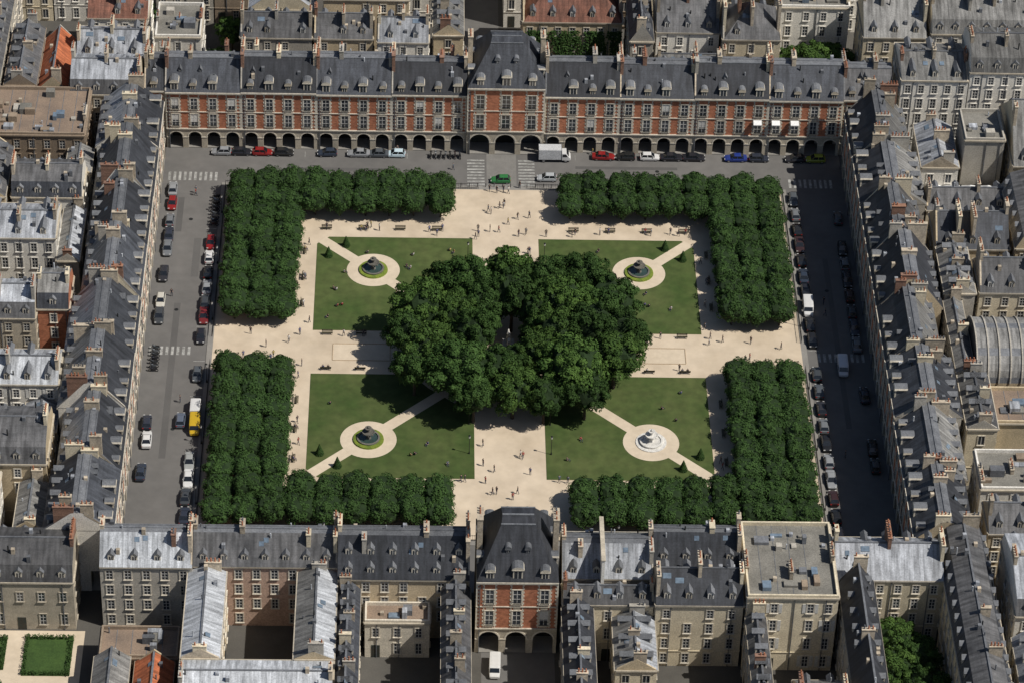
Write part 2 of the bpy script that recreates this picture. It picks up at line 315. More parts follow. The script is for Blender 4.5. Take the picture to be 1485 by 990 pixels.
def facade(g,mp,bays,bw,E,zA,floors,wall='brick'):
    W=bays*bw
    for b in range(bays):
        s0=b*bw; pw=.55
        a0,a1=s0+pw,s0+bw-pw; r=(a1-a0)/2; c=(a0+a1)/2; zs=zA-.65-r
        g.q('arcade','stone',[mp(s0,0,0),mp(a0,0,0),mp(a0,0,zs),mp(s0,0,zs)]); g.q('arcade','stone',[mp(a1,0,0),mp(s0+bw,0,0),mp(s0+bw,0,zs),mp(a1,0,zs)])
        n=10; P=[(c-r*math.cos(math.pi*k/n),zs+r*math.sin(math.pi*k/n)) for k in range(n+1)]
        Q=[(s0+bw*k/n,zA) for k in range(n+1)]
        g.q('arcade','stone',[mp(s0,0,zs),mp(a0,0,zs),mp(s0,0,zA)])
        g.q('arcade','stone',[mp(a1,0,zs),mp(s0+bw,0,zs),mp(s0+bw,0,zA)])
        for k in range(n):
            g.q('arcade','stone',[mp(P[k][0],0,P[k][1]),mp(P[k+1][0],0,P[k+1][1]),mp(Q[k+1][0],0,zA),mp(Q[k][0],0,zA)])
            g.q('arcade','stone',[mp(P[k][0],0,P[k][1]),mp(P[k+1][0],0,P[k+1][1]),mp(P[k+1][0],-.8,P[k+1][1]),mp(P[k][0],-.8,P[k][1])])
            f=1.16; A=(c+(P[k][0]-c)*f,zs+(P[k][1]-zs)*f); B=(c+(P[k+1][0]-c)*f,zs+(P[k+1][1]-zs)*f)
            g.q('arcade','stone_w',[mp(P[k][0],.07,P[k][1]),mp(P[k+1][0],.07,P[k+1][1]),mp(B[0],.07,B[1]),mp(A[0],.07,A[1])])
            g.q('arcade','stone_w',[mp(A[0],.07,A[1]),mp(B[0],.07,B[1]),mp(B[0],0,B[1]),mp(A[0],0,A[1])])
        for (x0,x1) in((s0,a0),(a1,s0+bw)):
            g.q('arcade','stone',[mp(x0,-.8,0),mp(x1,-.8,0),mp(x1,-.8,zs),mp(x0,-.8,zs)])
        g.q('arcade','stone',[mp(a0,0,0),mp(a0,-.8,0),mp(a0,-.8,zs),mp(a0,0,zs)]); g.q('arcade','stone',[mp(a1,0,0),mp(a1,-.8,0),mp(a1,-.8,zs),mp(a1,0,zs)])
        g.box('arcade','stone_w',s0-.001 if b==0 else s0-pw-.06,a0+.06,-.5,.09,zs-.12,zs+.12,mp=mp,bot=True)
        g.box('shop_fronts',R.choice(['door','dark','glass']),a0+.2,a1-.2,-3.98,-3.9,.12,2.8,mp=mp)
    g.q('arcade','pave',[mp(0,0,.12),mp(W,0,.12),mp(W,-4,.12),mp(0,-4,.12)])
    g.q('arcade','grey',[mp(0,-4,0),mp(W,-4,0),mp(W,-4,zA),mp(0,-4,zA)])
    g.q('arcade','grey',[mp(0,0,zA-.02),mp(W,0,zA-.02),mp(W,-4,zA-.02),mp(0,-4,zA-.02)])
    g.q('walls',wall,[mp(0,0,zA),mp(W,0,zA),mp(W,0,E),mp(0,0,E)])
    g.box('cornice','stone_w',0,W,-.02,.22,zA-.02,zA+.22,mp=mp,bot=True)
    g.box('cornice','stone_w',0,W,-.02,.42,E-.45,E-.12,mp=mp,bot=True)
    g.box('cornice','stone',0,W,-.02,.25,E-.7,E-.45,mp=mp,bot=True)
    w=1.35 if bw<4.5 else 1.6
    for i,(z0,h) in enumerate(floors):
        if i>0: g.box('cornice','stone_w',0,W,-.02,.14,z0-.75,z0-.58,mp=mp,bot=True)
        for b in range(bays):
            s=bw*(b+.5)
            window(g,mp,s,z0,w,h,tr='stone_w')
            if R.random()<.12: g.box('windows','frame',s-w/2+.09,s+w/2-.09,.0,.035,z0+h*R.uniform(0,.6),z0+h,mp=mp)
            g.box('windows','iron',s-w/2-.1,s+w/2+.1,.2,.25,z0+.02,z0+.12,mp=mp,bot=True); g.box('windows','iron',s-w/2-.1,s+w/2+.1,.2,.25,z0+.8,z0+.87,mp=mp,bot=True)
            g.box('quoins','stone',s-w/2,s+w/2,-.02,.06,z0-.56,z0-.14,mp=mp)
            if i>0: g.box('quoins','stone',s-w/2+.1,s+w/2-.1,-.02,.055,floors[0][0]+floors[0][1]+.2,z0-.78,mp=mp)
    zq=zA+.26; k=0
    while zq<E-.75:
        for b in range(bays):
            s=bw*(b+.5); e=.30 if k%2 else .13
            for sg in(-1,1):
                a=s+sg*(w/2+.165); c=s+sg*(w/2+.2+e); g.box('quoins','stone_w',min(a,c),max(a,c),-.02,.045,zq,zq+.38,mp=mp)
        for s,sg in((0,1),(W,-1)):
            e=.28+(.22 if k%2 else 0); c=s+sg*e; g.box('quoins','stone_w',min(s,c),max(s,c),-.02,.055,zq,zq+.38,mp=mp)
        zq+=.40; k+=1
    g.box('drain_pipe','lead',.55,.67,.05,.2,0,E-.7,mp=mp)
def brick_house(name,loc,rot,bays,bw,D=11,E=13.4,zA=4.5,ridge=18.7,rf='slate',backwall='cream',pav=False,backfac=False,floors=None,dorm=1,chim=True,backdorm=1,backshut=None,mainrf=None,wall='brick'):
    W=bays*bw; g=G(name,loc,rot); S=sides(W,D)
    floors=floors or [(zA+.8,2.75),(zA+4.75,2.5)]
    facade(g,S['front'][0],bays,bw,E,zA,floors,wall)
    if backfac: facade(g,S['back'][0],bays,bw,E,zA,floors)
    else:
        g.q('walls',backwall,[(W,D,0),(0,D,0),(0,D,E),(W,D,E)])
        mp=S['back'][0]; n=max(2,int(W/2.8)); fh=(E-.5)/4
        for f in range(4):
            for i in range(n):
                if R.random()<.07: continue
                window(g,mp,W/n*(i+.5),f*fh+.8,1.1,1.95,tr='stone_w',shut=backshut if R.random()<.7 else None)
        g.box('cornice','stone',0,W,-.02,.3,E-.4,E-.1,mp=mp,bot=True)
    for X in(0,W):
        g.q('walls',backwall,[(X,0,zA),(X,D,zA),(X,D,E),(X,0,E)]); g.q('walls',backwall,[(X,4,0),(X,D,0),(X,D,zA),(X,4,zA)])
    h=ridge-E
    if pav:
        prof=[(-.3,E-.1),(D*.36,ridge),(D*.5,ridge+.35),(D*.64,ridge),(D+.3,E-.1)]
        slope_roof(g,prof,W,rf,backwall,hip=(W*.29)/h,caps=True)
        g.box('roof','lead',W*.29,W*.71,D*.36-.12,D*.36+.12,ridge-.05,ridge+.14)
        g.box('roof','lead',W*.29,W*.71,D*.64-.12,D*.64+.12,ridge-.05,ridge+.14)
        sl=h/(D*.36)
        for kk in('front','back'):
            mp=S[kk][0]
            for b in range(bays):
                s=bw*(b+.5); dormer(g,mp,s,E+.15,1.6 if b==bays//2 else 1.25,2.0 if b==bays//2 else 1.5,-.1,2.2,ped=True)
            for s in(W*.38,W*.62): dormer(g,mp,s,E+3.7,.7,.75,-(3.7/sl)+.15,1.1,ped=True,tr='lead')
        for kk in('left','right'):
            mp,Ls=S[kk]
            for s in(Ls*.3,Ls*.7): dormer(g,mp,s,E+.15,1.2,1.5,-.1,2.0,ped=True)
        chimney(g,.5,D*.42,D*.62,E-1,ridge+.6,'chim',.9); chimney(g,W-.5,D*.42,D*.62,E-1,ridge+.6,'chim',.9)
    else:
        f1=.40
        prof=[(-.3,E-.1),(D*f1,ridge-.25),(D*.5,ridge),(D*(1-f1),ridge-.25),(D+.3,E-.1)]
        slope_roof(g,prof,W,rf,backwall,mats=[rf,'lead','lead',mainrf or rf])
        g.box('roof','lead',0,W,D*f1-.12,D*f1+.1,ridge-.33,ridge-.15)
        sl=(h-.25)/(D*f1)
        zf=lambda y:E+min(h-.2,sl*min(y,D-y))
        vents(g,W,D,zf,6)
        if dorm is not None:
            mp=S['front'][0]
            for b in range(bays):
                s=bw*(b+.5)+R.uniform(-.15,.15)
                if (b%2)==dorm%2: dormer(g,mp,s,E+.1,1.45,1.75,-.1,2.2,ped=True)
                elif R.random()<.85: dormer(g,mp,s,E+.1,1.0,1.15,-.15,1.5,ped=True,tr='stone')
            for i in range(R.choice([0,0,1,2])): dormer(g,mp,R.uniform(2,W-2),E+2.7,.6,.6,-(2.7/sl)+.1,.9,tr='lead')
        for r in range(backdorm):
            mp=S['back'][0]; n=max(2,int(W/3.1))
            for i in range(n):
                dd=.5+r*1.9; dormer(g,mp,W/n*(i+.5),E+sl*dd-.2,1.05,1.35,-dd,1.3)
        for i in range(2):
            a=R.uniform(1,W-2); y=D-D*f1*R.uniform(.5,.8); dy=.8/math.sqrt(1+sl*sl); z=E+sl*(D-y)
            P=[(a,y,z+.12),(a+.8,y,z+.12),(a+.8,y-dy,z+dy*sl+.12),(a,y-dy,z+dy*sl+.12)]; g.q('skylights','skyl',P)
            for u_,v_ in((0,1),(1,2),(2,3),(3,0)): g.q('skylights','lead',[P[u_],P[v_],(P[v_][0],P[v_][1],P[v_][2]-.2),(P[u_][0],P[u_][1],P[u_][2]-.2)])
        if chim:
            chimney(g,.32,D*.26,D*.45,E,ridge+R.uniform(.7,2.2),None,.6); chimney(g,.32,D*.55,D*.85,E,ridge+R.uniform(.2,1.2),None,.6)
            if R.random()<.8: chimney(g,W-.32,D*.3,D*.55,E,ridge+R.uniform(.5,1.8),None,.6)
            if R.random()<.8: chimney(g,W*R.choice([.33,.5,.66]),D*.38,D*.62,E+1,ridge+R.uniform(.5,1.6),None,.8)
            if R.random()<.5: chimney(g,W*R.choice([.2,.8]),D*.6,D*.78,E+1,ridge+R.uniform(.3,1.0),None,.7)
        a,b=-.02,.26
        fw=R.choice(['lead','chim','grey'])
        g.q('walls',fw,[(a,-.1,E+.1),(b,-.1,E+.1),(b,D*f1,ridge+.1),(a,D*f1,ridge+.1)])
        g.q('walls',fw,[(a,D+.1,E+.1),(b,D+.1,E+.1),(b,D*(1-f1),ridge+.1),(a,D*(1-f1),ridge+.1)])
        g.q('walls','chim',[(b,-.1,E),(b,-.1,E+.1),(b,D*f1,ridge+.1),(b,D*f1,ridge-.6)]); g.q('walls','chim',[(a,-.1,E),(a,-.1,E+.1),(a,D*f1,ridge+.1),(a,D*f1,ridge-.6)])
    return g.done()

# ------------------------------------------------------------------ ground
def sheet(name,mat,polys,z):
    g=G(name)
    for p in polys: g.q('s',mat,[(x,y,z) for x,y in p])
    return g.single()
def rect(x0,x1,y0,y1): return [(x0,y0),(x1,y0),(x1,y1),(x0,y1)]
sheet("ground",'city',[rect(-3000,3000,-3000,3000)],0)
sheet("road",'asphalt',[rect(-66.2,66.2,-63.6,63.6)],.004)
sheet("road",'asphalt',[rect(-5.5,6.5,-140,-63.6),],.004)
sheet("road",'asphalt',[rect(-7.5,-.5,77,150)],.004)
g=G("pavement"); g.box('slab','pave',-54.75,54.75,-51.9,51.9,0,.12); g.single()
sheet("pavement",'cobble',[rect(-3.4,2.4,52.0,63.4)],.012)
sheet("sand_path",'sand',[rect(-53.7,53.7,-50.6,50.6)],.124)
a,b,c,e=6.27,35.68,6.25,34.75
fx,fy=24.94,24.5
cut=2.2
for sx in(-1,1):
    for sy in(-1,1):
        P=[(a,e),(b-cut,e),(b,e-cut),(b,c),(17.5,c),(14.5,10),(10,14.0),(a,16.5)]
        g=G("lawn"); top=[(sx*x,sy*y,.17) for x,y in P]
        g.q('s','grass',top)
        for i in range(len(P)):
            p,q=top[i],top[(i+1)%len(P)]; g.q('s','soil',[(p[0],p[1],.12),(q[0],q[1],.12),q,p])
        g.single()
        dx,dy=(b-fx),(e-fy); l=math.hypot(dx,dy); nx,ny=-dy/l,dx/l; w=1.1
        A=(b-.9,e-.9); B=(12.0,11.6)
        g=G("sand_path"); 
        g.q('s','sand2',[(sx*(A[0]+nx*w),sy*(A[1]+ny*w),.176),(sx*(A[0]-nx*w),sy*(A[1]-ny*w),.176),(sx*(B[0]-nx*w),sy*(B[1]-ny*w),.176),(sx*(B[0]+nx*w),sy*(B[1]+ny*w),.176)])
        g.single()
        g=G("sand_path"); g.q('s','sand2',[(sx*fx+4.98*math.cos(t*math.pi/24),sy*fy+4.98*math.sin(t*math.pi/24),.182) for t in range(48)]); g.single()
for x0,x1,y0,y1 in((-31.8,-21.5,-2.3,2.3),(23.5,32.3,-2.3,2.0)):
    g=G("boules_pitch"); g.q('bed','sand2',[(x0,y0,.129),(x1,y0,.129),(x1,y1,.129),(x0,y1,.129)])
    for q in((x0,x1,y0-.14,y0),(x0,x1,y1,y1+.14),(x0-.14,x0,y0,y1),(x1,x1+.14,y0,y1)): g.box('edge','soil',*q,.12,.2)
    g.single()
def zebra(x0,x1,y0,y1,along):
    g=G("zebra_crossing")
    if along=='y':
        y=y0
        while y<y1-.3: g.q('p','paint',[(x0,y,.017),(x1,y,.017),(x1,y+.5,.017),(x0,y+.5,.017)]); y+=1.0
    else:
        x=x0
        while x<x1-.3: g.q('p','paint',[(x,y0,.017),(x+.5,y0,.017),(x+.5,y1,.017),(x,y1,.017)]); x+=1.0
    g.single()
zebra(-7.2,-3.8,52.2,61.5,'y'); zebra(2.8,6.0,52.2,61.5,'y')
zebra(-65.2,-55.2,52.6,55.4,'x'); zebra(-65.2,-57,-1.2,1.2,'x'); zebra(55.5,64.5,52.6,55.4,'x'); zebra(56.6,65,-1.2,1.2,'x')
g=G("road_marking")
for y in range(-48,50,5): g.box('p','paint',-57.0,-54.9,y,y+.1,.005,.0165)
for x in range(-44,-12,5): g.box('p','paint',x,x+.1,60.7,62.6,.005,.0165)
for x in range(14,52,5): g.box('p','paint',x,x+.1,60.9,62.6,.005,.0165)
for y in range(-48,50,5): g.box('p','paint',54.9,56.9,y,y+.1,.005,.0165)
g.single()
for x,y in((-60,40),(-61,12),(-59.5,-22),(-40,57),(30,57.5),(60,20)):
    g=G("manhole_cover",(x,y,0)); g.prism('lid','iron',0,0,.004,.018,.4,.4,14); g.single()
for x0,x1,y0,y1 in((-61.5,-60.3,-30,14),(-59,-57.6,22,34),(-62.8,-61.6,36,47),(-40,-22,56.4,57.4),(14,34,58,58.9),(60,61,-20,30)):
    g=G("road_patch"); g.q('p','patch',[(x0,y0,.009),(x1,y0,.009),(x1,y1,.009),(x0,y1,.009)]); g.single()

# ------------------------------------------------------------------ row houses
bwL=58.6/16; bwR=58.2/16
pal=['cream','white','beige','grey']
for i in range(4):
    brick_house("brick_house",(-66+i*4*bwL,63.5,0),0,4,bwL,rf=['slate','slated','slate','slated'][i],ridge=18.7+[-.3,.3,0,-.4][i],D=[11.6,11,12,11.2][i],dorm=i%2,E=13.4+[0,.15,-.1,.1][i])
    brick_house("brick_house",(7.8+i*4*bwR,63.5,0),0,4,bwR,rf=['slated','slate','slated','slate'][i],ridge=18.6+[.2,-.4,.35,0][i],D=[11,12,11.3,11.8][i],dorm=(i+1)%2,E=13.4+[.1,0,.15,-.1][i])
brick_house("brick_house",(-70,63.9,0),0,1,3.95,rf='slate',ridge=18.1)
brick_house("brick_house",(66.05,63.9,0),0,3,3.15,rf='slate2',ridge=18)
brick_house("brick_pavilion",(-7.35,62.6,0),0,3,5.03,D=14.5,E=15.9,zA=5.4,ridge=22.7,pav=True,floors=[(6.3,3.1),(11.0,3.0)],rf='slate')
for i in range(8):
    y=-64+i*15.5
    brick_house("brick_house",(-66.2,y,0),math.pi/2,4,15.5/4,D=R.uniform(9.5,12),rf=R.choice(['slate','slated','slate']),mainrf=R.choice(['slate2','zinc','zinc2','zinc2','slated']),ridge=R.uniform(17.0,20.0),E=R.choice([12.8,13.4,13.7]),backwall=R.choice(pal),dorm=i%2)
    brick_house("brick_house",(66.2,y+15.5,0),-math.pi/2,4,15.5/4,D=R.uniform(9.5,12),rf=R.choice(['slate','slated','slate']),mainrf=R.choice(['slate2','zinc2','zinc2','slated','slated']),ridge=R.uniform(17.0,20.0),E=R.choice([12.8,13.4,13.7]),backwall=R.choice(pal),dorm=i%2)
def near(x0,x1,ymin,**k):
    n=max(2,round((x1-x0)/3.8)); brick_house("brick_house",(x1,-63.6,0),math.pi,n,(x1-x0)/n,D=-63.6-ymin,dorm=None,**k)
near(-67.6,-52.6,-72.6,E=13.6,ridge=18,rf='zincw',mainrf='zincw',backwall='grey',backdorm=1)
near(-52.5,-29.1,-72.0,E=13.4,ridge=17.8,rf='slate2',backwall='pink')
near(-29.0,-7.6,-74.6,E=13.2,ridge=18.9,rf='slate',backwall='beige',backdorm=2)
brick_house("brick_pavilion",(6.75,-63.2,0),math.pi,3,13.3/3,D=14.7,E=16,zA=5.4,ridge=23.4,pav=True,floors=[(6.3,3.1),(11.0,3.0)],backfac=True,rf='slated')
near(7.4,22.2,-74.5,E=13.8,ridge=17.6,rf='zinc2',mainrf='zinc',backwall='grey')
near(22.3,36.6,-71.5,E=14,ridge=18.6,rf='slate',backwall='cream')
building("apartment_house",7.5,22.1,-79.6,-74.7,12.6,'gable','x','cream','slate2',rise=2,chim=2,dorm='f',skyl=2)
building("apartment_house",22.4,36.5,-80.6,-71.6,13.6,'gable','x','cream','slate',rise=4,chim=3,rows=1,skyl=3)
building("apartment_house",37,51.6,-81.4,-63.6,16.2,'flat','x','cream','gravelroof',chim=3,shut='frame')
building("apartment_house",52,69.7,-74.2,-64,13.6,'gable','x','cream','zinc',rise=3.6,chim=3,dorm='b')
building("apartment_house",52.6,58,-108,-74.4,13.4,'gable','y','grey','slated',rise=4.5,chim=3)
building("apartment_house",69.8,77.5,-108,-64.2,13.6,'mansard','y','cream','slate',chim=4)
building("apartment_house",80,94,-84,-66,15,'mansard','x','white','slate2',chim=3); building("apartment_house",79,92,-108,-88,14,'gable','y','cream','zinc',chim=3)
building("courtyard_wing",-53.2,-47.2,-92.4,-72.2,12.2,'gable','y','beige','zincw',rise=1.6,chim=2,dorm='')
building("courtyard_wing",-35.4,-29.2,-92.4,-72.2,12.2,'gable','y','beige','zincw',rise=1.6,chim=2,dorm='')
building("courtyard_wing",-53.2,-29.2,-100,-92.6,12,'gable','x','beige','zincw',rise=1.4,chim=2,dorm='')
building("courtyard_wing",-24.5,-14,-79.2,-74.7,7.8,'flat','x','stone_w','bitum',chim=0,nf=2)
building("courtyard_wing",-29.0,-25.4,-103,-74.8,11,'gable','y','grey','slate',rise=2.2,chim=5)
building("courtyard_wing",-12,-7.6,-104,-74.8,11.5,'gable','y','cream','slate2',rise=2.4,chim=5)
building("courtyard_wing",-25,-12.2,-104,-95,6,'gable','x','beige','slate2',chim=2)
building("courtyard_wing",7.4,12.2,-106,-79.8,12,'gable','y','grey','slated',rise=2.6,chim=4)
building("courtyard_wing",15.6,22.2,-92,-79.8,10,'gable','y','cream','zinc',rise=2,chim=3)
building("courtyard_wing",12.4,20,-106,-98,10,'gable','x','grey','zinc2',chim=2)
building("courtyard_wing",22.4,34,-104,-94,7.5,'flat','x','cream','bitum',chim=1)
building("courtyard_wing",37,40,-106,-81.6,12,'gable','y','grey','slate2',rise=1.6,chim=3)
building("courtyard_wing",44,51.6,-104,-92,8,'gable','x','beige','zinc2',chim=2)
g=G("party_wall"); g.box('wall','white',13.6,14.1,-76.5,-66,12,19.2); g.box('wall','stone',13.5,14.2,-76.6,-65.9,19.2,19.4,bot=True); g.single()
building("outbuilding",-67,-54.4,-86,-79,6,'flat','x','brown','bitum',chim=0)
building("outbuilding",-61,-55,-97,-86.4,5.5,'gable','y','brown','tile',chim=1,dorm='')
building("outbuilding",-67.5,-62,-97,-86.4,6.5,'gable','y','beige','zinc2',chim=1,dorm='')
building("mansion",-86,-72,-73.4,-62,10.6,'mansard','x','stone','slate2',chim=2,nf=2)
# left side
building("apartment_house",-100,-80,46,61.5,15,'flat','x','brown','bitum',chim=2)
building("apartment_house",-84,-70.5,60.9,72,14.2,'mansard','x','cream','slate2',chim=3)
building("apartment_house",-92,-79,28,37.5,13.6,'mansard','x','white','slate',chim=3)
building("apartment_house",-104,-93,26,42,15,'gable','y','beige','slate2',chim=3)
building("apartment_house",-96,-82.5,13.5,24,15,'gable','x','white','zinc',rise=2.4,chim=3,pitchw=2.3)
building("courtyard_wing",-82.3,-78.4,12,28,11,'gable','y','grey','zinc',rise=1.3,chim=2,dorm='')
building("brick_mansion",-84,-78.4,-6,3.5,14,'mansard','x','brick','slate',chim=2)
building("mansion",-97,-84.2,-8,1,13.4,'mansard','x','stone','slate2',chim=3)
building("apartment_house",-96,-78.4,-27,-17.5,14,'gable','x','white','zincw',rise=2.5,chim=4,shut='frame')
building("courtyard_wing",-100,-96.2,-27,13,12,'gable','y','cream','slate2',chim=4)
building("apartment_house",-98,-78.5,-48,-35,14,'mansard','x','beige','slate2',chim=4)
building("courtyard_wing",-84,-78.4,-35,-27.2,10,'gable','y','white','zinc',rise=1.4,chim=1,dorm='')
building("courtyard_wing",-83,-78.4,-60,-48.2,10,'gable','y','grey','zinc2',rise=1.4,chim=2,dorm='')
building("courtyard_wing",-83,-78.4,37.8,45.8,12,'gable','y','grey','zinc2',rise=1.4,chim=1,dorm='')
# right side
building("apartment_house",79,86,42,56,13,'gable','y','white','zinc',rise=2,chim=3,dorm='')
building("concrete_block",87,94.5,44,54,18,'flat','x','grey','gravelroof',chim=0,win=False)
building("apartment_house",96,112,40,60,15,'gable','x','cream','zinc2',chim=3)
building("apartment_house",77,90,64,77,18,'gable','x','white','zinc2',rise=2.5,chim=3,pitchw=2.3)
building("apartment_house",90.2,104,64,77,20,'mansard','x','white','zinc2',chim=3,pitchw=2.3)
building("courtyard_wing",78.5,98,29,36,12.5,'gable','x','cream','slate2',rise=2.8,chim=3)
building("apartment_house",78.5,92,15,26,14,'gable','x','beige','slate',chim=4); building("apartment_house",93,108,14,34,15,'mansard','y','beige','zinc2',chim=4)
building("apartment_house",78.5,84,1,14.8,14.5,'gable','y','grey','zinc2',rise=2,chim=3)
building("apartment_house",85,104,2,12,14,'gable','x','cream','slate2',chim=3)
building("courtyard_wing",78.4,81.5,-20,0.8,13,'gable','y','grey','zinc2',rise=1.2,chim=3,dorm='')
building("concrete_block",84,104,-31,-21.5,11,'flat','x','beige','bitum',chim=0,win=False)
building("courtyard_wing",78.4,83.6,-35,-20.5,13,'gable','y','cream','slate2',rise=1.6,chim=3)
building("apartment_house",78.5,90,-52,-42,14,'flat','x','white','gravelroof',chim=3); building("apartment_house",90.5,106,-56,-44,14.5,'gable','x','white','zincw',rise=2,chim=3)
building("courtyard_wing",78.5,96,-62.5,-54.5,13.5,'gable','x','beige','slate2',chim=3)
g=G("glass_roofed_hall",(82,-19.5,0)); W,D,E=24,15.5,10.5
for q in([(0,0),(W,0)],[(W,0),(W,D)],[(W,D),(0,D)],[(0,D),(0,0)]): g.q('walls','beige',[(*q[0],0),(*q[1],0),(*q[1],E),(*q[0],E)])
n=16
P=[(D/2-D/2*math.cos(math.pi*k/n),E+D*.40*math.sin(math.pi*k/n)) for k in range(n+1)]
for k in range(n): g.q('roof','zinc2' if k%4 else 'lead',[(0,*P[k]),(W,*P[k]),(W,*P[k+1]),(0,*P[k+1])])
for X in(0,W): g.q('gable','zinc2',[(X,*p) for p in P])
for i in range(13):
    x=i*W/12
    for k in range(n):
        (y0,z0),(y1,z1)=P[k],P[k+1]; f=1.03; c=(D/2,E)
        Y0,Z0,Y1,Z1=c[0]+(y0-c[0])*f,c[1]+(z0-c[1])*f+.02,c[0]+(y1-c[0])*f,c[1]+(z1-c[1])*f+.02
        g.q('ribs','grey',[(x-.12,Y0,Z0),(x+.12,Y0,Z0),(x+.12,Y1,Z1),(x-.12,Y1,Z1)]); g.q('ribs','grey',[(x-.12,Y0,Z0),(x-.12,Y1,Z1),(x-.12,y1,z1),(x-.12,y0,z0)]); g.q('ribs','grey',[(x+.12,Y0,Z0),(x+.12,Y1,Z1),(x+.12,y1,z1),(x+.12,y0,z0)])
g.done()
for i in range(4):
    g=G("white_marquee",(80+i*3.4,39.2,8.5)); 
    for k in range(2): g.q('canopy','canvas',[(0,k*3.2,0),(3.3,k*3.2,0),(1.65,1.6,1.3)])
    g.q('canopy','canvas',[(0,0,0),(0,3.2,0),(1.65,1.6,1.3)]); g.q('canopy','canvas',[(3.3,0,0),(3.3,3.2,0),(1.65,1.6,1.3)])
    for x,y in((0.1,.1),(3.2,.1),(.1,3.1),(3.2,3.1)): g.box('posts','frame',x-.05,x+.05,y-.05,y+.05,-8.5,0)
    g.single()
# behind the far row
building("apartment_house",-90.5,-85,64,82,13,'gable','y','beige','tile',rise=3,chim=1,dorm='')
building("apartment_house",-97,-91,64,84,14,'gable','y','brown','slate2',chim=3)
building("apartment_house",-84,-70.5,74,85,14,'gable','x','white','zinc',rise=3,chim=3)
building("apartment_house",-83,-71,88,100,14,'gable','x','white','tile2',rise=4,chim=3)
building("apartment_house",-69,-60,80,92,15,'flat','x','white','gravelroof',chim=3)
building("apartment_house",-52,-38,78,86,16.5,'gable','x','grey','slate2',rise=3.4,chim=3)
building("apartment_house",-37.5,-26,78,86,16.5,'gable','x','beige','slate2',rise=3.4,chim=3)
building("apartment_house",-51,-38,92,103,14,'gable','y','cream','zinc',chim=3)
building("apartment_house",-36,-19,90,104,18,'flat','x','beige','gravelroof',chim=3)
building("apartment_house",-25,-15,77,86,16.5,'gable','x','white','zinc',rise=3,chim=3)
building("apartment_house",-14,-8.2,79,101,17,'gable','y','beige','zinc2',chim=4)
building("ivy_clad_mansion",4,24,92,104,12,'hip','x','beige','tile2',rise=5.5,chim=3)
building("apartment_house",25,29.5,80,98,15.5,'gable','y','grey','slate',rise=4,chim=3)
building("apartment_house",30.5,43,85,97,14.5,'gable','x','white','slate2',chim=4)
building("apartment_house",43.5,55,82,94,15,'hip','x','cream','slate2',chim=4)
building("apartment_house",56,70,94,106,15,'flat','x','white','gravelroof',chim=3)
building("apartment_house",71.5,84,82,95,16,'gable','x','cream','zinc2',chim=4)
building("apartment_house",85,110,82,96,17,'mansard','x','white','zinc2',chim=4)
building("courtyard_wing",30.5,44,77,82,11,'gable','x','grey','zinc2',chim=2,dorm='')
def fill(xa,xb,ya,yb):
    y=ya
    while y<yb-6:
        d=min(R.uniform(10,14),yb-y); x=xa
        while x<xb-5:
            w=min(R.uniform(9,17),xb-x)
            if R.random()<.88:
                building("apartment_house",x,x+w-.3,y,y+d,R.uniform(12.5,18.5),R.choice(['gable','gable','mansard','mansard','flat','hip']),R.choice(['x','x','y']) ,R.choice(['cream','white','grey','beige','cream','brown']),R.choice(['slate','slate2','zinc','zinc2','zinc2','slate2']),chim=R.choice([2,3,4]),blind=('back',))
            x+=w
        y+=d+R.choice([1.0,6.0,4.0])
fill(-118,-8.5,108,150); fill(.5,125,108,150)
fill(-130,-106,-110,106); fill(112,134,-110,106)
fill(-104,-97.5,-75,-50)
fill(-100,-6,-128,-107); fill(7,112,-128,-109)
building("apartment_house",-106,-98,64,104,15,'gable','y','grey','slate2',chim=4)
building("apartment_house",96,111,-84,-62,15,'gable','x','cream','zinc2',chim=4)
building("apartment_house",95,111,-108,-88,15,'mansard','x','beige','slate2',chim=4)
building("apartment_house",-96,-86,-60,-49,13,'gable','x','white','slate2',chim=4)

# ------------------------------------------------------------------ foliage
def leaves(me_name,C,Nn,size,leafmat,core=None,trunk=None):
    Nn=Nn/np.linalg.norm(Nn,axis=1,keepdims=True)
    n=len(C); t=NR.normal(size=(n,3)); t-= (t*Nn).sum(1,keepdims=True)*Nn; t/=np.linalg.norm(t,axis=1,keepdims=True)
    bt=np.cross(Nn,t); s=(size*NR.uniform(.6,1.25,size=(n,1)))
    P=np.stack([C-t*s,C-bt*s*.6,C+t*s,C+bt*s*.6],1).reshape(-1,3)
    V=P.tolist(); F=[(4*i,4*i+1,4*i+2,4*i+3) for i in range(n)]; I=[0]*n
    mats=[M[leafmat]]
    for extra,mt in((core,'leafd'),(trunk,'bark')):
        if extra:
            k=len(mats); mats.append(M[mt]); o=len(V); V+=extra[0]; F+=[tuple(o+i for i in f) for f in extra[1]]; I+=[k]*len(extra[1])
    me=bpy.data.meshes.new(me_name); me.from_pydata(V,[],F)
    for m in mats: me.materials.append(m)
    me.polygons.foreach_set("material_index",I); me.update(); return me
import bmesh
def ico(rx,ry,rz,cz,sub=2,jit=.1,power=2):
    bm=bmesh.new(); bmesh.ops.create_icosphere(bm,subdivisions=sub,radius=1)
    V=[]
    for v in bm.verts:
        d=v.co.normalized(); 
        if power!=2: k=(abs(d.x)**power+abs(d.y)**power+abs(d.z)**power)**(-1/power); d=d*k
        j=1+NR.uniform(-jit,jit); V.append((d.x*rx*j,d.y*ry*j,cz+d.z*rz*j))
    F=[tuple(v.index for v in f.verts) for f in bm.faces]; bm.free(); return V,F
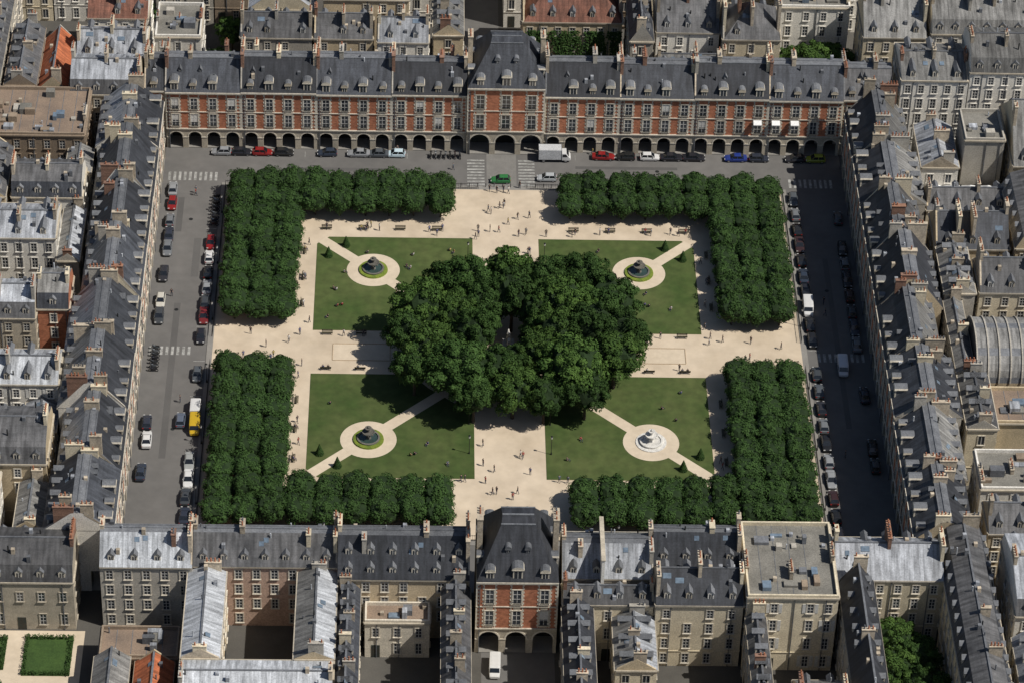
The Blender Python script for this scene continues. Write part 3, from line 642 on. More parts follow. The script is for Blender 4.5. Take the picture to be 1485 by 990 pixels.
def tube(segs,V,F,n=7):
    for (p0,r0,p1,r1) in segs:
        p0=np.array(p0);p1=np.array(p1);d=p1-p0;d=d/np.linalg.norm(d);u=np.cross(d,(0.3,1,.1));u/=np.linalg.norm(u);w=np.cross(d,u);o=len(V)
        for p,r in((p0,r0),(p1,r1)):
            for k in range(n): a=2*math.pi*k/n; V.append(tuple(p+u*r*math.cos(a)+w*r*math.sin(a)))
        for k in range(n): F.append((o+k,o+(k+1)%n,o+n+(k+1)%n,o+n+k))
def big_tree(i,Rr=6,H=13):
    zc=H*.62; rz=H*.38
    C=[];Nn=[]
    nl=52
    for k in range(nl):
        z=1-2*(k+.5)/nl*.86; ph=k*2.39996+NR.uniform(-.4,.4); rr=math.sqrt(max(0,1-z*z)); sc=NR.uniform(.66,1.04)
        c=np.array([Rr*rr*math.cos(ph)*sc*.88,Rr*rr*math.sin(ph)*sc*.88,zc+rz*z*sc*.9])
        lr=NR.uniform(.7,1.75)
        n=int(165*lr)
        d=NR.normal(size=(n,3)); d/=np.linalg.norm(d,axis=1,keepdims=True); d[:,2]=np.where(d[:,2]<-.3,-d[:,2],d[:,2])
        r=lr*NR.uniform(.72,1.08,size=(n,1))
        C.append(c+d*r*np.array([1,1,.8])); Nn.append(d+NR.normal(scale=.35,size=(n,3)))
    C=np.concatenate(C);Nn=np.concatenate(Nn)
    V=[];F=[]; tube([((0,0,0),.42,(.1,.05,3.2),.32),((.1,.05,3.2),.32,(.1,.1,zc),.2)],V,F)
    for k in range(6):
        a=k*1.05+i; tube([((.1,.05,2.8+.3*k),.17,(Rr*.55*math.cos(a),Rr*.55*math.sin(a),zc-.5+.4*k),.06)],V,F,5)
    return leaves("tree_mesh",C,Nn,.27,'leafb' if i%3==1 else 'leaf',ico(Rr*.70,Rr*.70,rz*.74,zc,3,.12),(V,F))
BT=[big_tree(i) for i in range(6)]
def lind(i,hx=2.55,hy=2.9,z0=1.7,z1=5.75):
    zc=(z0+z1)/2; hz=(z1-z0)/2; C=[];Nn=[]
    nl=46
    for k in range(nl):
        z=1-2*(k+.5)/nl*.9; ph=k*2.39996+NR.uniform(-.45,.45); rr=math.sqrt(max(0,1-z*z)); d=np.array([rr*math.cos(ph),rr*math.sin(ph),z])
        p=3.6; d=d*(np.abs(d)**p).sum()**(-1/p); sc=NR.uniform(.72,.88)
        c=np.array([d[0]*hx*sc,d[1]*hy*sc,zc+d[2]*hz*NR.uniform(.58,.90)]); lr=NR.uniform(.45,1.15); n=int(110*lr)
        e=NR.normal(size=(n,3)); e/=np.linalg.norm(e,axis=1,keepdims=True); e[:,2]=np.where(e[:,2]<-.3,-e[:,2],e[:,2])
        C.append(c+e*lr*NR.uniform(.7,1.05,size=(n,1))*np.array([1,1,.85])); Nn.append(e+d*.25+NR.normal(scale=.35,size=(n,3)))
    C=np.concatenate(C);Nn=np.concatenate(Nn)
    V=[];F=[]; tube([((0,0,0),.17,(0,0,2.6),.12)],V,F,6)
    for k in range(4): a=k*1.57+.4; tube([((0,0,1.9),.09,(1.5*math.cos(a),1.5*math.sin(a),3.3),.04)],V,F,4)
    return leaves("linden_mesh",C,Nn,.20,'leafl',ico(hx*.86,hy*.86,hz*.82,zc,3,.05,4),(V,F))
LT=[lind(i) for i in range(7)]
def put_linden(x,y):
    s=R.uniform(.97,1.07)
    inst("linden_tree",R.choice(LT),(x+R.uniform(-.25,.25),y+R.uniform(-.25,.25),.12),R.choice([0,math.pi])+R.uniform(-.12,.12),(s,s,R.uniform(.90,1.09)))
for sx in(-1,1):
    for sy in(-1,1):
        for j in range(8):
            for i in range(3): put_linden(sx*(41.15+i*4.55),sy*(9.3+j*5.4))
        for j in(6,7):
            for i in range(6):
                put_linden(sx*(12.6+i*4.75),sy*(9.3+j*5.4))
for x,y,r,h in((-9,-15.5,6.4,13.5),(0.5,-18.2,5,11.2),(11.5,-14,6.5,14.3),(18.8,-9.5,5.4,12.0),(-13.6,-9.5,5.8,13),(-15.8,3,5.8,13.5),(-18.4,-2.5,4.4,11.0),(-7.5,10,5.8,13.2),(0,13.2,5,13.2),(7,10.5,5.8,12.6),(13.5,11.5,5.8,13.0),(18.4,6,5.8,12.6),(20.2,-3.2,5.2,12.2),(-9.5,1.8,5,12),(9.5,4,5.4,14.2),(-11.5,11.5,4.6,11.4),(8.3,-4.0,4.6,13.4),(13.3,-18.2,4.6,10.6),(-6.5,-19.6,4.4,10.6),(-17,-12,4.4,11.0),(15,-3,5,14.2),(6,-19.6,4.2,10.2),
  (-7.2,-6.2,4.6,13.6),(0.3,-10.8,4.0,10.4),(5.3,-9.5,4.6,12.0),(0.6,6.6,4.9,13.8),(-4.6,4.9,4.6,12.4),(4.8,2.6,3.7,12.4),(-4.9,-1.4,3.5,11.0),(4.9,-3.2,3.2,10.6),(13,4.5,5,11.8),(-3.2,-13.6,4.4,12.2)):
    inst("chestnut_tree",R.choice(BT) if (x,y)!=(0,13.2) else BT[1],(x,y,.12),R.uniform(0,6.28),(r/6,r/6,h/13))
for x,y,s in((61.5,86,.9),(66.5,87,.8),(58.5,88,.7),(61.8,-80,.72),(65,-84,.7),(60.8,-87,.75),(65.5,-91,.75),(61,-95,.7),(-57,88,.55),(-55,98,.6),(92,-36,.5),(98,-36,.6),(86,-38,.5),(-74,104,.6),(12,88,.45)):
    inst("courtyard_tree",BT[1] if R.random()<.6 else R.choice(BT),(x,y,0),R.uniform(0,6),(s,s,s*.95))
def cone_mesh():
    n=900; z=NR.uniform(0,1,n)**1.3; a=NR.uniform(0,6.283,n); r=.75*(1-z)+.05; C=np.stack([r*np.cos(a),r*np.sin(a),.15+z*2.1],1); Nn=np.stack([np.cos(a),np.sin(a),.4+0*a],1)+NR.normal(scale=.4,size=(n,3))
    V=[];F=[]; tube([((0,0,.1),.68,(0,0,2.1),.03)],V,F,10); return leaves("yew_mesh",C,Nn,.1,'leafl',(V,F))
CM=cone_mesh()
for sx in(-1,1):
    for sy in(-1,1):
        for x,y in((30.2,31.9),(33.4,28.6)): inst("clipped_yew",CM,(sx*x,sy*y,.16))
n=5000; C=np.stack([NR.uniform(4,24,n),91.75+NR.uniform(-.2,.15,n),NR.uniform(0,10,n)],1); keep=(np.sin(C[:,0]*1.1)+np.sin(C[:,0]*2.7+C[:,2]*.6)+NR.normal(scale=.5,size=n))>-1.0; C=C[keep]
inst("ivy",leaves("ivy",C,np.tile([0,-1,.5],(len(C),1))+NR.normal(scale=.4,size=(len(C),3)),.28,'leafl'),(0,0,0))
sheet("courtyard_paving",'sand2',[rect(-90,-70.5,-100,-73.7)],.006)
for x0,x1,y0,y1 in((-94,-83.0,-83,-75.5),(-80,-72.2,-84.3,-75.3),(-94,-83.0,-96,-86),(-80,-72.2,-96,-87)):
    g=G("lawn"); g.box('l','grass2',x0,x1,y0,y1,0,.1); g.single()
    pts=[];per=2*((x1-x0)+(y1-y0)); n=int(per*45)
    for k in range(n):
        t=R.uniform(0,per)
        if t<x1-x0: p=(x0+t,y0+.3)
        elif t<x1-x0+y1-y0: p=(x1-.3,y0+t-(x1-x0))
        elif t<2*(x1-x0)+y1-y0: p=(x0+t-(x1-x0)-(y1-y0),y1-.3)
        else: p=(x0+.3,y0+t-2*(x1-x0)-(y1-y0))
        pts.append((p[0]+R.uniform(-.35,.35),p[1]+R.uniform(-.35,.35),R.uniform(.2,.85)))
    inst("box_hedge",leaves("box_hedge",np.array(pts),np.tile([0,0,1.],(n,1))+NR.normal(scale=.6,size=(n,3)),.16,'leafl'),(0,0,0))
sheet("lawn",'grass2',[rect(84,110,-41,-32)],.01)
sheet("lawn",'grass2',[rect(4,23,79,91)],.01)
sheet("lawn",'grass2',[rect(59,69,-106,-76)],.01)

# ------------------------------------------------------------------ fountains
def fountain(x,y,white):
    g=G("fountain",(x,y,.182)); st='marble' if white else 'fount'
    n=24
    def ring(part,mat,prof):
        for k in range(n):
            a0,a1=2*math.pi*k/n,2*math.pi*(k+1)/n
            for (r0,z0),(r1,z1) in zip(prof[:-1],prof[1:]):
                g.q(part,mat,[(r0*math.cos(a0),r0*math.sin(a0),z0),(r0*math.cos(a1),r0*math.sin(a1),z0),(r1*math.cos(a1),r1*math.sin(a1),z1),(r1*math.cos(a0),r1*math.sin(a0),z1)])
    if not white: ring('border','leafy',[(2.75,0),(2.7,.28),(2.0,.32),(1.95,.2)])
    else: ring('border','marble',[(2.75,0),(2.75,.14),(2.0,.16),(1.95,.2)])
    ring('basin',st,[(2.0,0),(2.05,.55),(1.75,.58),(1.7,.25)])
    ring('water','water' if not white else 'marble',[(1.72,.40),(.02,.40)])
    ring('column',st,[(.55,.3),(.42,.7),(.3,1.2),(.38,1.45)])
    ring('bowl',st,[(.38,1.45),(.9,1.6),(1.15,1.85),(1.1,1.92),(.8,1.78),(.2,1.75)])
    ring('upper_column',st,[(.25,1.7),(.18,2.2),(.25,2.4)])
    ring('upper_bowl',st,[(.25,2.4),(.5,2.5),(.62,2.68),(.55,2.7),(.1,2.6)])
    ring('finial',st,[(.12,2.6),(.2,2.85),(.1,3.0),(.01,3.15)])
    for k in range(8):
        a=k*math.pi/4; px,py=1.08*math.cos(a),1.08*math.sin(a); g.prism('lion_heads',st,px,py,1.55,1.75,.12,.09,6)
    g.done()
fountain(-fx,fy,0); fountain(fx,fy,0); fountain(-fx,-fy,0); fountain(fx,-fy,1)

# ------------------------------------------------------------------ skinned figures
def skin_mesh(V,E,rad,labels,mats,sub=1,root=0):
    me=bpy.data.meshes.new("t"); me.from_pydata(V,E,[]); o=bpy.data.objects.new("t",me); COL.objects.link(o)
    o.modifiers.new("s",'SKIN')
    for i,sv in enumerate(me.skin_vertices[0].data):
        r=rad[i]; sv.radius=r if isinstance(r,tuple) else (r,r); sv.use_root=(i==root)
    ss=o.modifiers.new("u",'SUBSURF'); ss.levels=sub
    dg=bpy.context.evaluated_depsgraph_get(); m2=bpy.data.meshes.new_from_object(o.evaluated_get(dg))
    bpy.data.objects.remove(o)
    m2.materials.clear()
    for m in mats: m2.materials.append(M[m])
    S=[];LB=[]
    for (a,b),l in zip(E,labels):
        for t in(.15,.5,.85): S.append(np.array(V[a])*(1-t)+np.array(V[b])*t); LB.append(l)
    S=np.array(S)
    for p in m2.polygons:
        c=np.array(p.center); p.material_index=LB[int(((S-c)**2).sum(1).argmin())]; p.use_smooth=True
    return m2
PM=['shirt','trous','skin','hair','rubber']
def person(kind,lean=0,swing=.22):
    V=[];E=[];Rd=[];Lb=[]
    def add(p,r,par=None,l=0):
        V.append(p);Rd.append(r)
        if par is not None: E.append((par,len(V)-1));Lb.append(l)
        return len(V)-1
    pz={'walk':.93,'stand':.94,'bench':.52,'ground':.14}[kind]
    pv=add((0,0,pz),(.14,.11)); sp=add((0,0,pz+.22),(.125,.095),pv,0); ch=add((0,.01,pz+.43),(.15,.11),sp,0); nk=add((0,.0,pz+.58),.055,ch,2)
    hd=add((0,.02,pz+.66),(.078,.09),nk,2); ht=add((0,.01,pz+.76),(.075,.085),hd,3)
    for s in(-1,1):
        sh=add((s*.18,0,pz+.50),.055,ch,0)
        if kind=='walk': el=add((s*.23,-s*.10,pz+.24),.042,sh,0); wr=add((s*.24,-s*.12+.1,pz+.03),.03,el,2)
        elif kind=='stand': el=add((s*.24,-.02,pz+.22),.042,sh,0); wr=add((s*.24,.05,pz-.02),.03,el,2)
        else: el=add((s*.23,.05,pz+.24),.042,sh,0); wr=add((s*.14,.28,pz+.16),.03,el,2)
        d=np.array(V[wr])-np.array(V[el]); d=d/np.linalg.norm(d); h=add(tuple(np.array(V[wr])+d*.09),(.034,.018),wr,2)
        if kind=='walk': f=s*swing; J=[(s*.09,0,pz-.06),(s*.095,f*.55+.04,.50),(s*.095,f-.02,.09),(s*.10,f+.13,.04)]
        elif kind=='stand': J=[(s*.09,0,pz-.06),(s*.11,.02,.50),(s*.12,0,.09),(s*.14,.14,.04)]
        elif kind=='bench': J=[(s*.10,.05,pz-.02),(s*.13,.46,.50),(s*.13,.48,.09),(s*.14,.62,.04)]
        else: J=[(s*.10,.05,pz),(s*.15,.40,.42),(s*.14,.62,.08),(s*.15,.76,.05)]
        a=add(J[0],.085,pv,1); b=add(J[1],.058,a,1); c=add(J[2],.042,b,1); t=add(J[3],(.04,.03),c,4)
    return skin_mesh(V,E,Rd,Lb,PM,1)
PW=person('walk'); PW2=person('walk',swing=-.18); PS=person('stand'); PB=person('bench'); PG=person('ground')
cols=[(.6,.6,.58),(.04,.04,.05),(.3,.04,.04),(.06,.09,.22),(.03,.03,.03),(.08,.08,.08),(.35,.3,.08),(.12,.16,.2),(.03,.03,.04)]
walk=[(-3.2,43.4),(-1.0,44.5),(-.3,44.6),(-.1,45.4),(-26.3,37.6),(-25.6,37.8),(-5.2,37.1),(-5.7,34.5),(-24.0,36.9),(-38,4.9),(-37.6,13.2),(-14.5,36.6),(9.9,-35.6),(1.8,-28.8),(2.2,-29.3),(-2.5,-38.6),(-3.2,-38.9),(-37.9,-7.5),(-1.5,49.6),(-.2,49.9),(.8,49.4),(3.0,51.2),(-2.9,50.1),(-37.6,21.5),(4.2,30.2),(-3.8,21.7),(31.5,36.8),(-44,1.2),(-62.1,16.0),(60,-1.0),(-9.9,57.2),(17.5,62.9),(-20.9,62.9),(-37.6,-20),(-37.2,-26),(-30,4.6),(28,4.9),(44,-1),(50,2.2),(36.9,-30),(3.4,-33.5),(-4.8,-26),(-12,37),(-34,37.2),(18,36.4),(-48,-2)]
R2=random.Random(3)
for k in range(16): walk.append((R2.uniform(-5.5,5.5),R2.choice([-1,1])*R2.uniform(24,48)))
for k in range(12): walk.append((R2.choice([-1,1])*R2.uniform(23,51),R2.uniform(-5.0,5.0)))
for k in range(10): walk.append((R2.uniform(-35,35),R2.choice([35.6,36.3,-35.5])))
for k in range(8): walk.append((R2.choice([-1,1])*R2.uniform(36.3,37.4),R2.uniform(-33,33)))
for k in range(6): walk.append((R2.choice([-59.5,-58.6,59,-62.3]),R2.uniform(-45,52)))
for x,y in walk: inst("person",R.choice([PW,PW2,PW,PS]),(x,y,.13 if abs(x)<54 and abs(y)<51.8 else .006),R.uniform(0,6.28),(1.05,1.05,R.uniform(.98,1.08)),R.choice(cols))
for x,y in((-18.7,25.6),(-18.0,25.2),(-32.3,18.6),(-31.6,18.1),(-31.3,13.2),(-30.5,13.5),(25.6,14.5),(26.4,14.1),(-17.4,29.1),(-17.5,-28.9),(-16.8,-28.6),(29.6,-18.7),(-14.5,-25.7),(-26,29.6),(26,18),(-31.9,-15),(27.2,-15.4),(9.9,-29.6),(-30.4,23.6),(-12.5,25.2),(30.4,13.6),(-20.5,17.1),(-10.5,30.6),(-9.8,30.2),(14,27),(12.5,-24),(-11,-31),(-33,10),(31,-11),(17.6,31)):
    inst("seated_person",PG,(x,y,.171),R.uniform(0,6.28),(1,1,1),R.choice(cols))
def bench_mesh():
    g=G("park_bench")
    for k in range(4): g.box('seat','wood',-1.0,1.0,-.05+k*.12,.045+k*.12,.42,.46,bot=True)
    for k in range(3): g.box('back','wood',-1.0,1.0,-.12-k*.03,-.09-k*.03,.55+k*.13,.65+k*.13,bot=True)
    for x in(-.85,.85):
        g.box('leg','iron',x-.03,x+.03,.32,.38,0,.42); g.box('leg','iron',x-.03,x+.03,-.14,-.08,0,.9); g.box('leg','iron',x-.03,x+.03,-.08,.38,.36,.42)
    return g.joined()
BM=bench_mesh()
bl=[]
for sy in(-1,1):
    for x in(-33,-26.8,-20.8,25.5,32.0): bl.append((x,sy*5.2,0 if sy<0 else math.pi))
    for x in(-34,-27,-20,-13,13,20,27,34): bl.append((x,sy*37.3,math.pi if sy>0 else 0))
for sx in(-1,1):
    for y in(-30,-22,-14,14,22,30): bl.append((sx*38.0,y,math.pi/2 if sx>0 else -math.pi/2))
for i,(x,y,r) in enumerate(bl):
    inst("park_bench",BM,(x,y,.125),r)
    if i<10 or R.random()<.45:
        for o in R.choice([(-.4,),(.3,),(-.5,.45)]): inst("seated_person",PB,(x+o*math.cos(r)-.1*math.sin(r),y+o*math.sin(r)+.1*math.cos(r),.09),r,(1,1,1),R.choice(cols))
g=G("equestrian_statue",(0,-.5,.12))
g.box('plinth','marble',-1.5,1.5,-2.3,2.3,0,.3); g.box('plinth','marble',-1.1,1.1,-1.9,1.9,.3,.6); g.box('pedestal','marble',-.85,.85,-1.6,1.6,.6,2.3); g.box('pedestal','marble',-1.05,1.05,-1.8,1.8,2.3,2.55,bot=True)
st=g.done()
V=[(0,-.8,1.55),(0,-.1,1.5),(0,.7,1.6),(0,1.05,2.05),(0,1.3,2.45),(0,1.7,2.25),(0,-1.15,1.5),(0,-1.35,.9)]
E=[(0,1),(1,2),(2,3),(3,4),(4,5),(0,6),(6,7)];Rd=[.36,.36,.36,.24,.15,.1,.09,.07]
for s in(-1,1):
    for (pts,par) in(([(.2,-.85,1.05),(.2,-1.0,.6),(.2,-.9,.08)],0),([(.19,.75,1.1),(.19,.8 if s<0 else 1.15,.6 if s<0 else .9),(.19,.75 if s<0 else .95,.08 if s<0 else .5)],2)):
        p=par
        for k,q in enumerate(pts): V.append((s*q[0],q[1],q[2]));Rd.append([.16,.1,.07][k]);E.append((p,len(V)-1));p=len(V)-1
o=len(V); V+=[(0,0,1.95),(0,.02,2.3),(0,.04,2.6),(0,.04,2.85),(0,.06,3.05)];Rd+=[.2,.2,.17,.1,.13];E+=[(1,o),(o,o+1),(o+1,o+2),(o+2,o+3),(o+3,o+4)]
for s in(-1,1):
    p=len(V);V+=[(s*.36,.2,1.75),(s*.42,.25,1.2),(s*.42,.42,1.1),(s*.28,.03,2.55),(s*.4,.2,2.25),(s*.2,.5,2.3)];Rd+=[.13,.09,.07,.1,.08,.06];E+=[(o,p),(p,p+1),(p+1,p+2),(o+2,p+3),(p+3,p+4),(p+4,p+5)]
hm=skin_mesh(V,E,Rd,[0]*len(E),['marble'],1)
h=bpy.data.objects.new("horse_and_rider",hm); COL.objects.link(h); h.parent=st; h.location=(0,0,2.5)

# ------------------------------------------------------------------ vehicles (length along y, front toward +y)
def loft(g,part,mat,st):
    rings=[]
    for y,w,zb,zt in st:
        sh=min(.16,(zt-zb)*.3)
        h=[(w*.86,zb),(w,zb+sh),(w,zt-sh),(w*.9,zt-sh*.25),(w*.55,zt)]
        rings.append([(x,y,z) for x,z in h]+[(-x,y,z) for x,z in reversed(h)])
    for a,b in zip(rings[:-1],rings[1:]):
        n=len(a)
        for i in range(n): j=(i+1)%n; g.q(part,mat,[a[i],a[j],b[j],b[i]])
    g.q(part,mat,rings[0]); g.q(part,mat,rings[-1])
def wheels(g,ys,w,r=.32):
    for y in ys:
        for s in(-1,1):
            n=14; P=[(y+r*math.cos(2*math.pi*k/n),r+r*math.sin(2*math.pi*k/n)) for k in range(n)]
            x0,x1=s*(w-.2),s*(w+.02)
            for k in range(n): j=(k+1)%n; g.q('wheel','rubber',[(x0,*P[k]),(x0,*P[j]),(x1,*P[j]),(x1,*P[k])])
            g.q('wheel','rubber',[(x1,*p) for p in P]); g.q('wheel','chrome',[(x1+s*.01,y+(p[0]-y)*.6,r+(p[1]-r)*.6) for p in P])
def cabin(g,y0,y1,t0,t1,zb,zt,wb,wt):
    B=[(-wb,y0,zb),(wb,y0,zb),(wb,y1,zb),(-wb,y1,zb)]; T=[(-wt,t0,zt),(wt,t0,zt),(wt,t1,zt),(-wt,t1,zt)]
    for i in range(4): j=(i+1)%4; g.q('glass','carg',[B[i],B[j],T[j],T[i]])
    k=1.03; r=[(x*k,(y-(t0+t1)/2)*1.03+(t0+t1)/2,z-.01) for x,y,z in T]; c=[(x*.7,(y-(t0+t1)/2)*.8+(t0+t1)/2,zt+.055) for x,y,z in T]
    g.q('roof','carp',c)
    for i in range(4): j=(i+1)%4; g.q('roof','carp',[r[i],r[j],c[j],c[i]])
    def strip(p,q,w=.05):
        for ax in(0,1):
            d=[0,0,0]; d[ax]=w; sgx=1.012
            P=[(p[0]*sgx-d[0],p[1]-d[1],p[2]),(p[0]*sgx+d[0],p[1]+d[1],p[2]),(q[0]*sgx+d[0],q[1]+d[1],q[2]),(q[0]*sgx-d[0],q[1]-d[1],q[2])]
            g.q('pillar','carp',P)
    for i in range(4): strip(B[i],T[i])
    for s in(-1,1):
        m=(y0+y1)/2; mt=(t0+t1)/2
        g.q('pillar','carp',[(s*wb*1.012,m-.05,zb),(s*wb*1.012,m+.05,zb),(s*wt*1.012,mt+.05,zt),(s*wt*1.012,mt-.05,zt)])
def lights(g,yf,yr,w,z):
    for s in(-1,1):
        g.box('lamp','lampw',s*w*.7-.16,s*w*.7+.16,yf-.06,yf+.03,z,z+.14,bot=True); g.box('lamp','lampr',s*w*.78-.13,s*w*.78+.13,yr-.03,yr+.06,z+.08,z+.26,bot=True)
        g.box('mirror','carp',s*(w+.06)-.09,s*(w+.06)+.09,.55,.68,.92,1.05,bot=True)
    g.box('plate','lampw',-.26,.26,yf-.02,yf+.035,z-.2,z-.1,bot=True); g.box('bumper','rubber',-w*.85,w*.85,yf-.03,yf+.05,z-.36,z-.26,bot=True); g.box('bumper','rubber',-w*.85,w*.85,yr-.05,yr+.03,z-.36,z-.24,bot=True)
def car(kind):
    g=G("car")
    if kind=='hatch':
        loft(g,'body','carp',[(-1.92,.66,.38,.80),(-1.86,.78,.25,.92),(-1.3,.84,.2,.96),(0,.85,.2,.93),(.85,.85,.2,.90),(1.55,.82,.22,.78),(1.86,.74,.25,.66),(1.94,.62,.33,.58)])
        cabin(g,-1.78,.95,-1.35,.25,.88,1.42,.75,.58); wheels(g,(-1.2,1.22),.80,.3); lights(g,1.9,-1.9,.78,.58)
    elif kind=='sedan':
        loft(g,'body','carp',[(-2.25,.68,.4,.84),(-2.18,.8,.27,.94),(-1.5,.87,.2,.96),(0,.88,.2,.94),(.9,.88,.2,.92),(1.75,.85,.22,.80),(2.12,.77,.26,.68),(2.22,.62,.34,.60)])
        cabin(g,-1.65,1.05,-1.0,.3,.90,1.40,.78,.60); wheels(g,(-1.35,1.38),.84,.32); lights(g,2.16,-2.2,.8,.6)
    elif kind=='van':
        loft(g,'body','carp',[(-2.35,.85,.35,1.9),(-2.3,.92,.28,1.98),(0,.93,.25,2.0),(1.0,.93,.25,1.98),(1.35,.90,.25,1.80),(1.75,.88,.25,1.10),(2.25,.84,.28,.88),(2.38,.7,.36,.78)])
        g.q('glass','carg',[(-.74,1.40,1.78),(.74,1.40,1.78),(.80,1.78,1.14),(-.80,1.78,1.14)])
        for s in(-1,1): g.q('glass','carg',[(s*.945,.2,1.15),(s*.945,1.45,1.15),(s*.94,1.25,1.68),(s*.94,.2,1.68)])
        g.q('glass','carg',[(-.7,-2.37,1.2),(.7,-2.37,1.2),(.7,-2.37,1.7),(-.7,-2.37,1.7)])
        wheels(g,(-1.4,1.5),.88,.34); lights(g,2.3,-2.34,.85,.65)
    elif kind=='truck':
        loft(g,'body','carp',[(1.6,1.0,.45,2.2),(2.4,1.02,.4,2.25),(2.9,1.0,.4,1.5),(3.25,.95,.42,1.15),(3.32,.85,.5,1.0)])
        g.q('glass','carg',[(-.85,2.48,2.16),(.85,2.48,2.16),(.92,2.95,1.48),(-.92,2.95,1.48)])
        for s in(-1,1): g.q('glass','carg',[(s*1.035,1.75,1.4),(s*1.035,2.7,1.4),(s*1.03,2.4,2.0),(s*1.03,1.75,2.0)])
        g.box('cargo_box','boxw',-1.08,1.08,-3.0,1.5,.75,3.0,bot=True); g.box('chassis','rubber',-.8,.8,-2.9,1.6,.45,.75,bot=True)
        g.box('cargo_box','lead',-1.1,1.1,-3.02,-2.94,.73,3.03,bot=True); g.box('cargo_box','lead',-1.1,1.1,1.46,1.53,.73,3.03,bot=True)
        wheels(g,(-2.0,2.35),.98,.42); lights(g,3.24,-3.0,.95,.75)
    return g.joined()
CARS={k:car(k) for k in('hatch','sedan','van','truck')}
dk=[(.02,.02,.025),(.03,.035,.05),(.015,.015,.016),(.05,.055,.06),(.08,.09,.10),(.15,.16,.17),(.03,.04,.06),(.04,.02,.02),(.25,.26,.27),(.02,.02,.02),(.03,.03,.035)]
def pc(x,y,rz,kind=None,col=None,nm="parked_car"):
    kind=kind or R.choice(['hatch','hatch','sedan'])
    return inst(nm,CARS[kind],(x,y,.006),rz+R.uniform(-.03,.03)+(math.pi if R.random()<.4 else 0),(1,1,1),col or R.choice(dk))
red=(.22,.015,.015); wh=(.6,.6,.59); yel=(.50,.33,.02)
for x,y,c,k in((-64.0,49.0,None,None),(-63.8,44.3,red,None),(-63.9,38.9,None,None),(-63.8,34.4,None,None),(-63.8,30,None,None),(-64,22.1,None,None),(-64,14.0,(.5,.48,.42),None),(-64,9.4,None,None),(-58.2,-20.2,(.1,.12,.16),None),(-64.1,-20.9,None,None),(-63.8,-25.6,wh,None),(-64.2,-34.3,None,None)): pc(x,y,0,k,c)
for x,y,c,k in((-55.75,31.9,red,None),(-55.8,27.4,wh,None),(-55.75,22.7,None,None),(-55.7,18.1,None,None),(-55.8,13.7,None,None),(-55.8,9.5,(.15,.02,.02),None),(-56.0,3.5,None,None),(-56.0,-7.4,None,None),(-55.75,-16.9,wh,'van'),(-55.6,-21.8,yel,'van'),(-56,-31.4,(.3,.31,.3),None),(-55.9,-36,wh,None),(-56.1,-40.7,None,None),(-56,-45.6,None,None)): pc(x,y,0,k,c)
for x,c,k in((-55.3,None,None),(-51.4,None,None),(-47.3,red,None),(-43.1,None,None),(-34.6,None,None),(-28.5,None,None),(-24.8,None,None),(-21.2,(.5,.62,.68),None),(19.6,red,None),(23.9,None,None),(28.7,wh,None),(33,None,None),(37.4,None,None),(45.6,(.02,.04,.2),None),(50.2,None,None),(57.3,None,None),(61.4,(.28,.32,.04),None)): pc(x,61.6,math.pi/2,k,c)
t_=pc(9.8,61.0,-math.pi/2,'truck',wh,"box_truck"); t_.rotation_euler[2]=-math.pi/2
pc(8.3,54.2,math.pi/2,'hatch',(.38,.4,.41),"car"); pc(-.7,53.4,math.pi/2,'hatch',(.03,.16,.05),"car")
y=48
while y>-50:
    if abs(y)>2.6 and R.random()<.9: pc(55.9,y,0,'van' if abs(y-16)<2.4 else None,wh if abs(y-16)<2.4 else None)
    if abs(y)>2.6 and R.random()<.55: pc(64,y-1,0)
    y-=4.85
pc(60.8,-3.4,0,'van',(.55,.56,.58),"van"); pc(-3.3,-82,0,'van',wh,"van")
for x in(-12,-18,14,20,30,40,-30,-40): pc(x,-61.8,math.pi/2)
def moto():
    g=G("motorcycle")
    for y in(-.62,.62):
        n=12
        for k in range(n):
            a0,a1=2*math.pi*k/n,2*math.pi*(k+1)/n; r=.3
            for s in(-1,1): g.q('wheel','rubber',[(s*.06,y+r*math.cos(a0),r+r*math.sin(a0)),(s*.06,y+r*math.cos(a1),r+r*math.sin(a1)),(s*.05,y+.2*math.cos(a1),r+.2*math.sin(a1)),(s*.05,y+.2*math.cos(a0),r+.2*math.sin(a0))])
            g.q('wheel','rubber',[(-.06,y+r*math.cos(a0),r+r*math.sin(a0)),(.06,y+r*math.cos(a0),r+r*math.sin(a0)),(.06,y+r*math.cos(a1),r+r*math.sin(a1)),(-.06,y+r*math.cos(a1),r+r*math.sin(a1))])
    loft(g,'body','carp',[(-.75,.10,.55,.78),(-.3,.17,.35,.80),(.15,.16,.30,.88),(.5,.10,.5,.95)])
    g.box('seat','rubber',-.13,.13,-.7,.05,.78,.88,bot=True); g.box('fork','chrome',-.07,.07,.52,.60,.3,1.0); g.box('handlebar','iron',-.34,.34,.42,.47,1.0,1.05,bot=True); g.box('shield','carp',-.15,.15,.55,.6,.75,1.15)
    return g.joined()
MO=moto()
for i in range(7): inst("motorcycle",MO,(-14.3+i*.95,61.4,.006),R.uniform(-.15,.15),color=R.choice(dk))
for i in range(7): inst("motorcycle",MO,(-64,-6+i*1.05,.006),math.pi/2+R.uniform(-.15,.15),color=R.choice(dk))
for i in range(9): inst("motorcycle",MO,(-55.5,38+i*1.1,.006),math.pi/2+R.uniform(-.15,.15),color=R.choice(dk))
def lamp():
    g=G("street_lamp"); g.prism('base','iron',0,0,0,.5,.17,.1,8); g.prism('post','iron',0,0,.5,3.6,.06,.045,8); g.prism('lantern','lampw',0,0,3.6,4.1,.13,.2,6); g.prism('cap','iron',0,0,4.1,4.35,.24,.03,6); return g.joined()
LM=lamp()
